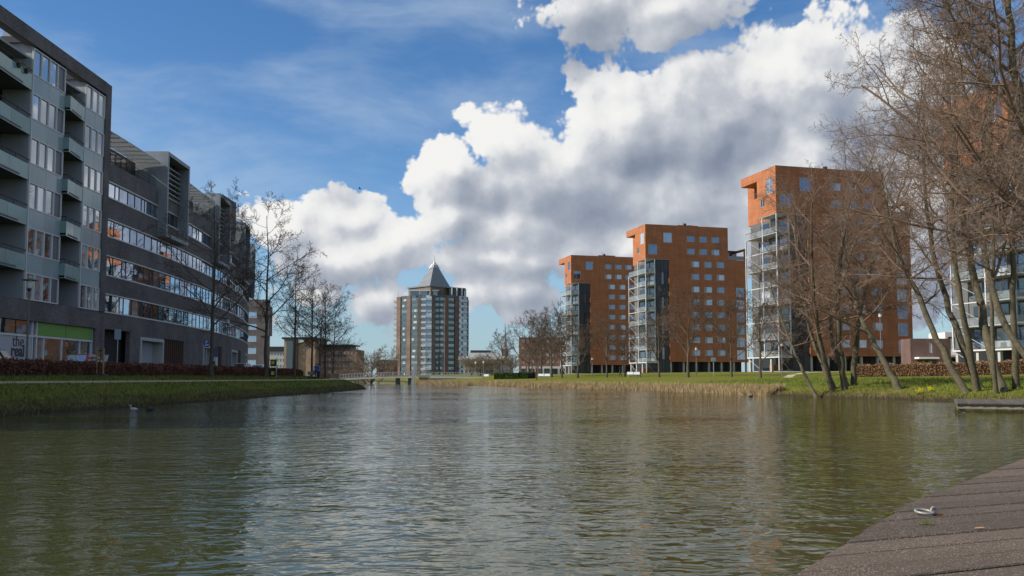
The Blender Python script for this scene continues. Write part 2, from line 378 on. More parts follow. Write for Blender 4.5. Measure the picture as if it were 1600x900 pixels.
M['white_paint'] = plain('white_paint', (0.75, 0.75, 0.73), 0.45, 0, 0.06)
M['lettering'] = plain('dark_lettering', (0.045, 0.045, 0.05), 0.5, 0, 0.05)
M['yellow'] = plain('yellow_paint', (0.62, 0.50, 0.02), 0.45, 0, 0.1)
M['black'] = plain('black_paint', (0.015, 0.015, 0.016), 0.4, 0, 0.2)
M['rust'] = plain('rust', (0.16, 0.06, 0.025), 0.9, 0, 0.4, 60.0)
M['rubber'] = plain('rubber', (0.02, 0.02, 0.02), 0.8)
M['shutter'] = plain('shutter', (0.11, 0.11, 0.13), 0.35)
M['pale_sign'] = plain('pale_sign', (0.40, 0.41, 0.44), 0.4, 0, 0.05)
M['brown_glass'] = glass('brown_glass', (0.12, 0.06, 0.04), (0.3, 0.2, 0.15), 0.3, 0.15)
M['tower_core'] = plain('tower_core', (0.06, 0.055, 0.055), 0.8)
M['teal_panel'] = plain('teal_panel', (0.07, 0.088, 0.095), 0.35, 0, 0.2, 0.3)
M['red_tan_brick'] = brickwork('red_tan_brick', (0.30, 0.15, 0.10), (0.36, 0.19, 0.12), (0.28, 0.18, 0.13), 0.3, 0.1, 0.01)
M['house_brick'] = brickwork('house_brick', (0.15, 0.085, 0.07), (0.19, 0.11, 0.09), (0.15, 0.11, 0.1), 0.22, 0.075, 0.01)
M['planter'] = plain('planter', (0.06, 0.075, 0.065), 0.8)
M['blue_grey'] = plain('blue_grey_panel', (0.10, 0.13, 0.22), 0.4)
M['clear_plastic'] = plain('clear_plastic', (0.55, 0.57, 0.58), 0.12)
M['blossom'] = plain('blossom', (0.45, 0.36, 0.06), 0.7)
M['dark_panel'] = plain('dark_panel', (0.045, 0.052, 0.058), 0.3, 0, 0.2, 0.5, rand=0.25)
M['dusk_wall'] = plain('dusk_wall', (0.13, 0.13, 0.13), 0.8)
M['rail_paint'] = plain('rail_paint', (0.27, 0.27, 0.265), 0.5)
M['ring_steel'] = plain('ring_steel', (0.33, 0.31, 0.29), 0.5, 0.3, 0.35, 60.0)
M['steel_pale'] = plain('steel_pale', (0.40, 0.41, 0.41), 0.5, 0.1)
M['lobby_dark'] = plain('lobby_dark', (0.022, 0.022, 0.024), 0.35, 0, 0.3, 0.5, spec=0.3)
M['mullion'] = plain('mullion', (0.075, 0.08, 0.09), 0.4, 0.2)
def car_paint(name, col):
    m_, n_, b_ = base_mat(name); b_.inputs['Base Color'].default_value = (*col, 1); b_.inputs['Roughness'].default_value = 0.25
    b_.inputs['Metallic'].default_value = 0.2; b_.inputs['Coat Weight'].default_value = 0.6; return m_
for k_, c_ in (('car_red', (0.40, 0.012, 0.03)), ('car_silver', (0.50, 0.52, 0.55)), ('car_teal', (0.02, 0.09, 0.10)), ('car_white', (0.7, 0.7, 0.72)), ('car_blue', (0.03, 0.06, 0.2))):
    M[k_] = car_paint(k_, c_)
# ------------------------------------------------------------------ terrain and water
LAKE = np.array([(-22.5, -60), (-20.4, 20), (-19.7, 34), (-18.7, 55), (-18.0, 80), (-17.4, 106), (-18.2, 112), (-21.5, 119), (-29, 138), (-36, 160), (-39, 185), (-42, 230), (-60, 300),
                 (-36, 300), (-27, 230), (-21.5, 195), (-19.6, 183), (-14.5, 170), (-6.7, 155), (1.5, 136), (8.6, 120), (15, 105), (18.75, 87.5), (20.7, 72.4), (23.2, 65.6), (25.6, 58.5), (28, 52), (27.5, 46),
                 (24.5, 40), (20, 32), (16, 24), (13.5, 14), (12, 0), (12, -60)], dtype=float)
def shore_dist(P):
    """signed distance to the waterline: positive on land"""
    P = np.asarray(P, dtype=float); A = LAKE; B = np.roll(LAKE, -1, axis=0)
    best = np.full(len(P), 1e18); ins = np.zeros(len(P), dtype=bool)
    for a, b in zip(A, B):
        ab = b - a; t = np.clip(((P - a) @ ab) / (ab @ ab), 0, 1)
        dd = P - (a + t[:, None] * ab); best = np.minimum(best, (dd ** 2).sum(1))
        cross = (a[1] > P[:, 1]) != (b[1] > P[:, 1])
        with np.errstate(divide='ignore', invalid='ignore'):
            xi = (b[0] - a[0]) * (P[:, 1] - a[1]) / (b[1] - a[1] + 1e-12) + a[0]
        ins ^= cross & (P[:, 0] < xi)
    d = np.sqrt(best); return np.where(ins, -d, d)
def vnoise(x, y, s, seed=0):
    r = np.random.RandomState(seed); tot = 0
    for k in range(4):
        a, b, c, d = r.uniform(-1, 1, 4); tot = tot + np.sin((a * x + b * y) * 6.28 / s + c * 9) * np.cos((b * x - a * y) * 5.1 / s + d * 9)
    return tot / 4
def height(P):
    P = np.asarray(P, dtype=float); d = shore_dist(P); x, y = P[:, 0], P[:, 1]
    left = np.interp(d, [-12, -3, -0.05, 0.25, 0.8, 2.4, 3.0, 4.6, 8, 20, 60], [-2.2, -1.0, -0.06, 0.22, 0.55, 1.20, 1.27, 1.33, 1.55, 1.55, 1.6])
    right = np.interp(d, [-12, -3, -0.05, 0.25, 1.0, 3.0, 7, 16, 26, 45, 75], [-2.2, -1.0, -0.06, 0.18, 0.40, 0.75, 1.0, 1.35, 1.65, 2.35, 2.6])
    w = np.clip((x + 24) / 12, 0, 1)
    w = np.where(y > 150, np.clip((x + 55) / 30, 0, 1), w)
    h = left * (1 - w) + right * w
    rough = np.clip(d, 0, 1) * np.clip(1 - d / 6.0, 0.12, 1) * 0.10
    rough = np.where(w < 0.5, rough * np.clip(np.abs(d - 3.6) - 1.0, 0, 1), rough)
    return h + vnoise(x, y, 3.1, 3) * rough + vnoise(x, y, 24, 5) * np.clip(d / 12, 0, 1) * 0.08 * w
def gz(x, y): return float(height([(x, y)])[0])
def axis(fine0, fine1, step, far):
    a = list(np.arange(fine0, fine1 + 1e-6, step)); s = step
    while a[-1] < far: s *= 1.22; a.append(a[-1] + s)
    b = [a[0]]; s = step
    while b[-1] > -far: s *= 1.22; b.append(b[-1] - s)
    return np.array(b[:0:-1] + a)
gx = axis(-46, 66, 0.55, 7000); gy = axis(-4, 215, 0.8, 7000)
GX, GY = np.meshgrid(gx, gy); PP = np.stack([GX.ravel(), GY.ravel()], 1)
ZZ = height(PP)
idx = np.arange(len(PP)).reshape(len(gy), len(gx))
quads = np.stack([idx[:-1, :-1], idx[:-1, 1:], idx[1:, 1:], idx[1:, :-1]], -1).reshape(-1, 4)
def grass_ground():
    m_, n_, b_ = base_mat('grass_ground')
    pos = n_.node('ShaderNodeNewGeometry').outputs['Position']; s_ = n_.node('ShaderNodeSeparateXYZ', {0: pos})
    big = n_.noise(pos, 0.10, 5, 0.6); fine = n_.noise(pos, 2.2, 8, 0.72); vf = n_.noise(pos, 14.0, 4, 0.7)
    r_ = n_.node('ShaderNodeValToRGB', {0: n_.m('ADD', n_.m('MULTIPLY', fine, 0.6), n_.m('MULTIPLY', vf, 0.4))}); e = r_.color_ramp.elements
    e[0].position = 0.36; e[0].color = (0.060, 0.075, 0.010, 1); e[1].position = 0.68; e[1].color = (0.23, 0.215, 0.036, 1)
    x = e.new(0.5); x.color = (0.145, 0.160, 0.018, 1)
    dry = n_.mix(n_.rng(n_.m('ADD', big, n_.m('MULTIPLY', fine, 0.35)), 0.62, 0.82, 0, 0.55), r_.outputs[0], (0.20, 0.16, 0.06))
    mud = n_.rng(n_.m('ADD', s_.outputs[2], n_.m('MULTIPLY', n_.m('SUBTRACT', fine, 0.5), 0.5)), 0.10, 0.34, 1, 0)
    c = n_.mix(mud, dry, (0.055, 0.042, 0.026))
    n_.link(c, b_.inputs['Base Color']); b_.inputs['Roughness'].default_value = 0.95; b_.inputs['Specular IOR Level'].default_value = 0.1
    n_.link(n_.node('ShaderNodeBump', {'Strength': 0.9, 'Distance': 0.12, 'Height': n_.m('ADD', fine, n_.m('MULTIPLY', vf, 0.5))}).outputs[0], b_.inputs['Normal'])
    return m_
M['grass_ground'] = grass_ground()
tag(link('ground', np_mesh('ground', np.column_stack([PP, ZZ]), quads, M['grass_ground'], True)), kind='structure')

def water_mat():
    m_, n_, b_ = base_mat('water')
    pos = n_.node('ShaderNodeNewGeometry').outputs['Position']
    # ripples run across the view; a few wavelengths, stirred by gusts
    warp = n_.v('SCALE', n_.v('SUBTRACT', n_.noise(pos, 0.35, 3, 0.5, out=1), (0.5, 0.5, 0.5)), 1.0)
    p1 = n_.v('MULTIPLY', n_.v('ADD', pos, warp), (0.66, 1.0, 1.0))
    w1 = n_.noise(p1, 1.0, 2, 0.5, 0.4); w2 = n_.noise(n_.v('ADD', p1, (31, 7, 0)), 3.0, 2, 0.5, 0.7); w3 = n_.noise(n_.v('MULTIPLY', pos, (0.7, 1, 1)), 7.0, 1, 0.5, 0.5)
    w2 = n_.m('SUBTRACT', w2, n_.m('MULTIPLY', n_.m('ABSOLUTE', n_.m('SUBTRACT', n_.noise(n_.v('ADD', p1, (3, 57, 0)), 2.4, 1, 0.5, 0.7), 0.5)), 0.8))
    gust = n_.rng(n_.noise(n_.v('MULTIPLY', pos, (0.35, 1.0, 1)), 0.07, 3, 0.55), 0.34, 0.62, 0.28, 1.2, True)
    hgt = n_.m('ADD', n_.m('MULTIPLY', w1, 0.045), n_.m('ADD', n_.m('MULTIPLY', w2, 0.042), n_.m('MULTIPLY', w3, 0.009)))
    bmp = n_.node('ShaderNodeBump', {'Strength': 1.0, 'Distance': 1.0, 'Height': n_.m('MULTIPLY', hgt, gust)}).outputs[0]
    b_.inputs['Base Color'].default_value = (0.043, 0.046, 0.009, 1); b_.inputs['Roughness'].default_value = 0.035
    b_.inputs['IOR'].default_value = 1.333; b_.inputs['Specular IOR Level'].default_value = 0.5
    n_.link(bmp, b_.inputs['Normal'])
    return m_
M['water'] = water_mat()
wb = MB(); wb.quad((-400, -80, 0), (400, -80, 0), (400, 420, 0), (-400, 420, 0))
tag(wb.build('water', M['water']), kind='structure')

def strip(name, mat, pts, w, dz, kind='structure'):
    """a ribbon laid on the ground along pts"""
    mb = MB(); pts = [Vector((p[0], p[1], 0)) for p in pts]; L = []; Rr = []
    dense = []
    for a, b in zip(pts, pts[1:]):
        k = max(1, int((b - a).length / 1.5)); dense += [a.lerp(b, t / k) for t in range(k)]
    dense.append(pts[-1])
    for j, p in enumerate(dense):
        t = (dense[min(j + 1, len(dense) - 1)] - dense[max(j - 1, 0)]).normalized(); s_ = Vector((t.y, -t.x, 0)) * (w / 2)
        L.append(p - s_); Rr.append(p + s_)
    zl = height([(p.x, p.y) for p in dense]); zl1 = height([(p.x, p.y) for p in L]); zl2 = height([(p.x, p.y) for p in Rr])
    z = (zl + zl1 + zl2) / 3 + dz
    for j in range(len(dense) - 1):
        for S in (L, Rr): mb.quad((S[j].x, S[j].y, z[j] - 0.15), (S[j + 1].x, S[j + 1].y, z[j + 1] - 0.15), (S[j + 1].x, S[j + 1].y, z[j + 1]), (S[j].x, S[j].y, z[j]))
        mb.quad((L[j].x, L[j].y, z[j]), (Rr[j].x, Rr[j].y, z[j]), (Rr[j + 1].x, Rr[j + 1].y, z[j + 1]), (L[j + 1].x, L[j + 1].y, z[j + 1]))
    o = mb.build(name, mat); tag(o, kind=kind); return o
strip('path', M['gravel'], [(-23.6, 20), (-23.0, 40), (-22.2, 60), (-21.7, 80), (-21.3, 100), (-21.6, 110), (-25, 119), (-33, 140), (-40, 165), (-43, 188)], 0.95, 0.05)
strip('street', M['asphalt'], [(-30.7, 20), (-30.7, 76), (-31.6, 100), (-35, 125), (-41, 150), (-52, 185), (-70, 230)], 5.2, 0.05)
strip('path', M['gravel'], [(33, 108), (38, 122), (43, 132), (52, 138)], 1.0, 0.03)

# grass blades on the banks
def blades(name, pts, hmin, hmax, wid, lean, mat, seed, bend=0.0):
    r = np.random.RandomState(seed); k = len(pts); z = height(pts)
    hgt = r.uniform(hmin, hmax, k); a = r.uniform(0, 6.283, k); la = r.uniform(0, 6.283, k); ln = r.uniform(0, lean, k) * hgt
    w = wid * r.uniform(0.6, 1.3, k)
    base = np.column_stack([pts, z - 0.02]); dx = np.column_stack([np.cos(a) * w, np.sin(a) * w, 0 * a])
    top = base + np.column_stack([np.cos(la) * ln, np.sin(la) * ln, hgt])
    mid = base + np.column_stack([np.cos(la) * ln * 0.3, np.sin(la) * ln * 0.3, hgt * 0.55])
    V = np.stack([base - dx, base + dx, mid + dx * 0.7, mid - dx * 0.7, top + dx * 0.12, top - dx * 0.12], 1).reshape(-1, 3)
    i = np.arange(k)[:, None] * 6
    F = np.concatenate([i + np.array([[0, 1, 2, 3]]), i + np.array([[3, 2, 4, 5]])], 1).reshape(-1, 4)
    return np_mesh(name, V, F, mat)
def scatter(n_, x0, x1, y0, y1, d0, d1, seed, mult=6, clump=0.0):
    r = np.random.RandomState(seed); P = np.column_stack([r.uniform(x0, x1, n_ * mult), y0 + (y1 - y0) * r.uniform(0, 1, n_ * mult) ** 1.5])
    d = shore_dist(P); keep = (d > d0) & (d < d1)
    if clump: keep &= (vnoise(P[:, 0], P[:, 1], 2.3, seed) + r.uniform(-clump, clump, len(P))) > -0.05
    return P[keep][:n_]
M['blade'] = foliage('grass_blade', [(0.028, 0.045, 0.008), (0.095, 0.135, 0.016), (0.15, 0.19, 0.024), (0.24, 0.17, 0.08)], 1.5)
M['blade_lit'] = foliage('sunlit_grass_blade', [(0.06, 0.095, 0.010), (0.115, 0.165, 0.016), (0.19, 0.21, 0.034)], 0.7)  # brighter copy of the blade colours, sunlight painted in for the sunny bank
M['dry_blade'] = foliage('dry_blade', [(0.075, 0.058, 0.028), (0.15, 0.12, 0.06), (0.22, 0.18, 0.09)], 0.7)
M['reed'] = foliage('reed', [(0.24, 0.17, 0.085), (0.38, 0.28, 0.15), (0.50, 0.39, 0.22)], 0.5)
L_ = scatter(52000, -27, -17, 26, 122, 0.1, 8.0, 1, clump=0.9)
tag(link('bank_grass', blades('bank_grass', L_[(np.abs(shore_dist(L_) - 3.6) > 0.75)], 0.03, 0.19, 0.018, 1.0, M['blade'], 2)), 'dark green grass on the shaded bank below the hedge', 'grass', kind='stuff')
L_ = scatter(9000, -22, -17, 26, 118, -0.05, 0.9, 3)
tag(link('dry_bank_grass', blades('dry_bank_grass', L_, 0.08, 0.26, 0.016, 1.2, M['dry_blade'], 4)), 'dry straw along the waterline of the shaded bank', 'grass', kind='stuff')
L_ = scatter(36000, 12, 52, 30, 100, 0.5, 16.0, 5, clump=0.6)
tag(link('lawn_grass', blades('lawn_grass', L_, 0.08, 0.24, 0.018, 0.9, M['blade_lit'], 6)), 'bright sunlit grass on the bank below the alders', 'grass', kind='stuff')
L_ = scatter(5000, 18, 32, 46, 78, -0.05, 0.8, 7)
tag(link('dry_shore_grass', blades('dry_shore_grass', L_, 0.12, 0.40, 0.016, 1.3, M['dry_blade'], 8)), 'brown dead stalks along the waterline below the alders', 'grass', kind='stuff')
L_ = scatter(60000, -24, 22.5, 72, 196, -0.45, 1.0, 9, mult=14)
L_ = L_[(L_[:, 0] > -20) & ~((L_[:, 0] < -16) & (L_[:, 1] < 160))]
tag(link('reed_bed', blades('reed_bed', L_[vnoise(L_[:, 0], L_[:, 1], 9.0, 4) > -0.5], 0.3, 0.72, 0.022, 0.6, M['reed'], 10)), 'pale straw-coloured reed bed along the far waterline', 'reeds', kind='stuff')
# ------------------------------------------------------------------ terracotta flats: one is built, the others are copies
def win_mesh(w, h, bars=(), fr=0.07, dep=0.06):
    """frame in the x-z plane, facing -y, centred; bars: extra verticals as fractions"""
    f = MB(); a, b = w / 2, h / 2
    f.box(-a, a, -dep, 0.02, -b, -b + fr); f.box(-a, a, -dep, 0.02, b - fr, b)
    f.box(-a, -a + fr, -dep + 0.002, 0.02, -b + fr, b - fr); f.box(a - fr, a, -dep + 0.002, 0.02, -b + fr, b - fr)
    for t in bars: x = -a + w * t; f.box(x - fr / 2, x + fr / 2, -dep + 0.004, 0.02, -b + fr, b - fr)
    return f
WCACHE = {}
def window(parent, loc, w, h, bars, frame_mat, pane_mat, rz=0.0, fr=0.07):
    key = (round(w, 2), round(h, 2), tuple(bars), frame_mat.name, pane_mat.name, fr)
    if key not in WCACHE:
        p = MB(); p.quad((-w / 2 + fr / 2, 0.0, -h / 2 + fr / 2), (w / 2 - fr / 2, 0.0, -h / 2 + fr / 2), (w / 2 - fr / 2, 0.0, h / 2 - fr / 2), (-w / 2 + fr / 2, 0.0, h / 2 - fr / 2))
        WCACHE[key] = (win_mesh(w, h, bars, fr).mesh('window', frame_mat), p.mesh('pane', pane_mat))
    f, p = WCACHE[key]
    o = link('window', f, parent, loc, rz); link('pane', p, o); return o
def make_tower():
    t = thing('apartment_tower', '', 'building', (0, 0, 0), R(15))
    ST = 3.03; ZB = 2.5; ZC = 26.8; ZT = 35.05; D = 14.0
    wins = []
    for k in range(8):
        for (a, b) in ((11.8, 13.95), (15.15, 17.3), (18.45, 20.6)): wins.append((a, b, 4.68 + ST * k - 0.7, 4.68 + ST * k + 0.7, (0.3,)))
        if k < 6: wins.append((23.6, 25.8, 4.25 + ST * k - 1.15, 4.25 + ST * k + 1.15, (0.36,)))
    for k in (8, 9):
        for (a, b) in ((10.7, 12.85), (13.95, 16.1), (17.2, 19.35)): wins.append((a, b, 4.68 + ST * k - 0.7, 4.68 + ST * k + 0.7, (0.3,)))
    wins += [(4.65, 6.9, 30.85, 33.25, (0.36,)), (0.8, 3.05, 27.9, 30.3, (0.36,))]
    P = lambda u, z, d: (u, d, z)
    H4 = [w[:4] for w in wins]
    mb = MB()
    holed(mb, P, 6.0, 21.6, ZB, ZC, [h for h in H4 if h[3] < ZC and h[1] < 21.6], 0.2)
    holed(mb, P, 21.6, 26.6, ZB, 27.2, [h for h in H4 if h[0] > 21.6], 0.2)
    holed(mb, P, 0.0, 21.6, ZC, ZT, [h for h in H4 if h[2] > ZC], 0.2)
    # the lit end wall of the cantilevered corner
    PL = lambda u, z, d: (d, 6.1 - u, z)
    endw = [(2.9, 5.2, 30.6, 33.3), (1.0, 2.4, 28.6, 30.0)]
    holed(mb, PL, 0.0, 6.1, ZC, ZT, endw, 0.2)
    mb.box(0.22, 21.4, 0.24, 6.0, ZC + 0.02, ZT - 0.3)         # body of the upper storeys
    mb.box(2.7, 21.59, 6.1, D, ZC + 0.01, ZT)
    mb.box(0.0, 2.7, 6.1, 11.7, ZT - 1.55, ZT)                 # roof slab running on beyond the corner
    mb.quad((0, 0, ZT), (21.6, 0, ZT), (21.6, 6.1, ZT), (0, 6.1, ZT)); mb.quad((21.6, 0, 27.2), (21.6, 6.1, 27.2), (21.6, 6.1, ZT), (21.6, 0, ZT))
    mb.quad((0, 6.1, ZC), (0.2, 6.1, ZC), (0.2, 6.1, ZT - 1.55), (0, 6.1, ZT - 1.55)); mb.box(0.2, 2.7, 6.0, 6.1, ZC, ZT - 1.55)
    mb.box(6.02, 26.4, 0.24, D, ZB + 0.02, ZC)                 # body below
    mb.quad((26.6, 0, ZB), (26.6, D, ZB), (26.6, D, 27.2), (26.6, 0, 27.2)); mb.quad((6, 0.0, ZB), (6, 0, ZC), (6, 0.3, ZC), (6, 0.3, ZB))
    mb.box(21.62, 26.58, 0.25, D, ZC, 27.18)
    mb.quad((6, 0, ZB), (6, D, ZB), (26.6, D, ZB), (26.6, 0, ZB))
    mb.box(26.1, 26.6, 0.0, 0.6, 27.2, 30.1); mb.box(26.1, 26.6, 0.6, D, 29.6, 30.1); mb.box(21.6, 26.1, 4.0, D, 27.2, 30.1)
    w_ = mb.build('wall', M['terracotta'], t)
    MB().box(0.02, 5.98, 0.0, 6.08, ZC - 0.06, ZC - 0.004).build('soffit', M['white_metal'], t)
    rb = MB(); rb.box(9.8, 15.2, 3, 8, ZT, ZT + 0.7); rb.build('roof_housing', M['terracotta'], t)
    c_ = MB(); c_.box(11.2, 11.7, 2.2, 2.7, ZT, ZT + 1.0); c_.box(12.2, 13.2, 2.0, 2.8, ZT, ZT + 0.55); c_.bar((11.0, 2.5, ZT), (11.0, 2.5, ZT + 1.5), 0.05); c_.build('roof_vents', M['dark_metal'], t)
    for (a, b, c, d, bars) in wins: window(t, ((a + b) / 2, 0.13, (c + d) / 2), b - a - 0.004, d - c - 0.004, bars, M['white_metal'] if d - c > 2 else M['alu'], M['tower_glass'])
    vent = MB().box(-0.26, 0.26, -0.02, 0.02, -0.62, 0.62).mesh('vent_panel', M['pale_wall'])
    for o_ in [c_ for c_ in t.children if c_.name.startswith('window') and c_.location.z - 0.001 < 40 and abs(c_.dimensions.z - 1.396) < 0.05]: link('vent_panel', vent, o_, (-0.72, 0.0, 0.0))
    for (a, b, c, d), gm in zip(endw, (M['tower_glass'], M['dark_glass'])): window(t, (0.13, 6.1 - (a + b) / 2, (c + d) / 2), b - a - 0.004, d - c - 0.004, (0.5,), M['white_metal'], gm, R(-90))
    # dark glazed stair strip beside the balconies
    cw = MB().box(2.7, 6.0, 0.32, 13, 0.0, ZC).build('curtain_wall', M['dark_metal'], t)
    for k in range(9):
        z0 = 0.15 + k * 2.96
        for (a, b) in ((2.8, 4.0), (4.15, 4.7), (4.85, 5.9)):
            MB().box(a, b, 0.26, 0.33, z0, z0 + 2.8).build('glazing_panel', M['dark_glass'] if 4.1 < a < 4.8 and k % 2 else M['dark_panel'], cw)
    # inner wall behind the balconies
    iw = MB().box(2.55, 2.7, 0.34, 12.9, 2.6, ZC).build('balcony_wall', M['dusk_wall'], t)
    for k in range(8):
        z0 = 2.75 + ST * k
        for (a, b) in ((0.8, 3.0), (3.6, 5.6), (6.6, 9.4)): MB().box(2.49, 2.56, a, b, z0, z0 + 2.3).build('balcony_door', M['dark_glass'] if (k + int(a)) % 3 else M['tower_glass'], iw)
    # steel balconies
    for j in range(8):
        z = 23.6 - ST * j; y1 = 10.3 if j % 2 == 0 else 5.6
        b = MB().box(0.0, 2.54, -0.05, y1, z - 0.16, z).build('balcony', M['steel_pale'], t)
        MB().box(0.0, 0.03, 0.0, y1, z + 0.08, z + 1.0).build('glass_panel', M['balcony_pane'], b)
        MB().box(0.03, 2.5, -0.05, -0.02, z + 0.08, z + 1.0).build('glass_panel', M['balcony_pane'], b)
        MB().box(-0.03, 2.5, -0.08, -0.02, z + 1.02, z + 1.08).box(-0.03, 0.03, -0.02, y1, z + 1.02, z + 1.08).build('handrail', M['dark_metal'], b)
        if j % 2: MB().box(-0.06, 0.06, 5.6, 10.3, z - 0.15, z - 0.03).build('tie_beam', M['white_metal'], t)
        fu = MB()
        rr = random.Random(j * 7 + 3)
        for _ in range(3):
            yy = rr.uniform(0.6, 4.6); ww = rr.uniform(0.2, 0.5); fu.box(0.5, 0.5 + ww, yy, yy + ww, z, z + rr.uniform(0.5, 1.2))
        fu.build('balcony_furniture', M['dark_metal'] if j % 2 else M['wood'], b)
    for (x, y) in ((0, 0), (0, 4.5), (0, 10.3), (2.3, 0)): MB().box(x - 0.09, x + 0.09, y - 0.09, y + 0.09, 2.4 if y or x else 0.0, ZC - 0.06 if y < 9 else 23.6).build('post', M['white_metal'], t)
    for j in range(8):
        z = 23.5 - ST * j
        MB().bar((0, 0, z - 0.1), (2.4, 0.0, z - 2.7), 0.045).build('brace', M['steel'], t)
        MB().bar((0, 10.2, z - 0.1), (0, 4.6, z - 2.8), 0.045).build('brace', M['steel'], t)
    MB().box(-0.1, 0.1, 0, 10.4, 2.2, 2.4).box(0.1, 2.5, -0.1, 0.1, 2.2, 2.4).build('ring_beam', M['white_metal'], t)
    # open ground floor
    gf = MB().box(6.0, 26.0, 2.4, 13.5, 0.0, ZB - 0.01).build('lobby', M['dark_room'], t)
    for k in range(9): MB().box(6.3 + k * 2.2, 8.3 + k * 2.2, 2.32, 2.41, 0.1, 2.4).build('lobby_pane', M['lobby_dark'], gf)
    for k in range(7): MB().box(6.4 + k * 3.3 - 0.2, 6.4 + k * 3.3 + 0.2, 0.35, 0.75, -0.5, ZB).build('column', M['light_concrete'], t)
    for y in (3.0, 6.5, 10): MB().box(0.2, 0.6, y - 0.2, y + 0.2, -0.5, 2.2).build('column', M['light_concrete'], t)
    MB().box(0.3, 2.5, 3.4, 3.6, 0.0, 1.0).build('low_wall', M['terracotta'], t)
    # roof terrace on the lower end
    tr = MB(); tr.box(21.7, 26.0, 0.05, 0.08, 27.25, 28.2); tr.build('terrace_glass', M['dark_glass'], t)
    for k in range(3): MB().box(21.8 + k * 1.4, 23.0 + k * 1.4, 3.9, 4.0, 27.3, 29.6).build('terrace_door', M['dark_glass'], t)
    MB().box(21.62, 26.08, 3.6, 4.2, 29.8, 30.0).build('terrace_roof', M['dark_metal'], t)
    return t
def pane_mat():
    m_, n_, b_ = base_mat('balcony_pane')
    b_.inputs['Base Color'].default_value = (0.34, 0.38, 0.38, 1); b_.inputs['Roughness'].default_value = 0.15; b_.inputs['Alpha'].default_value = 0.32
    return m_
M['balcony_pane'] = pane_mat()
tower = make_tower()
for i, (x, y, lab) in enumerate([(31.5, 210, 'terracotta apartment tower in the middle of the row, nothing covering its top'),
                                 (17.5, 264, 'farthest terracotta apartment tower, smallest of the row'),
                                 (45.0, 151, 'terracotta apartment tower half hidden behind the leaning alders'),
                                 (60.3, 107, 'nearest terracotta tower at the edge, only glimpsed through branches')]):
    o = tower if i == 0 else copy_tree(tower)
    o.location = (x, y, 2.55); tag(o, lab, 'building', 'terracotta apartment towers')
# ------------------------------------------------------------------ left: flats over shops
G0 = 1.55                                        # street level
apt = thing('apartment_building', 'dark brick flats with glass balconies over a shop', 'building', (-33.5, 60, G0))
XF = -33.5; YA0, YA1 = 20.0, 73.3  # near end lies out of view, lengthened so its shadow covers the bank
e = EYE
BAYS = [('b', 22.0, 26.0), ('w', 26.0, 30.5, 4), ('b', 30.5, 33.5), ('w', 33.5, 36.8, 3), ('b', 36.8, 40.5), ('b', 40.5, 44.6), ('w', 44.6, 49.1, 4), ('b', 49.1, 52.2), ('w', 52.2, 55.4, 3), ('b', 55.6, 61.3), ('w', 61.3, 65.8, 4), ('b', 65.8, 69.05), ('w', 69.05, 72.3, 3)]
ST = 3.16; W0 = 5.37 + e; WH = 1.80
core = MB().box(XF - 14, XF - 2.2, YA0, YA1 - 0.02, G0, 23.2 + e)
core.box(XF - 13, XF - 3, YA0, YA1, 23.2 + e, 23.6 + e)
core.build('wall', M['soffit'], apt, True)
bb = MB(); holed(bb, lambda u, z, d: (XF - d, u, z), YA0, YA1, G0, W0 - 0.05, [(55.7, 72.0, G0, 3.9 + e), (22, 55, G0, 3.9 + e)], 0.5)
bb.quad((XF, YA0, W0 - 0.05), (XF, YA1, W0 - 0.05), (XF - 2.3, YA1, W0 - 0.05), (XF - 2.3, YA0, W0 - 0.05))
bb.build('brick_base', M['dark_brick'], apt, True)
MB().box(XF - 12, XF + 0.12, 72.35, YA1, W0 - 0.05, 24.2 + e).build('brick_pier', M['dark_brick'], apt, True)
MB().box(XF - 0.55, XF + 0.15, YA0, 72.35, 23.15 + e, 24.2 + e).build('roof_beam', M['dark_brick'], apt, True)
for y in (49.0, 55.5, 61.2, 69.0): MB().box(XF - 2.2, XF - 0.55, y - 0.12, y + 0.12, 23.3 + e, 23.75 + e).build('roof_strut', M['dark_metal'], apt, True)
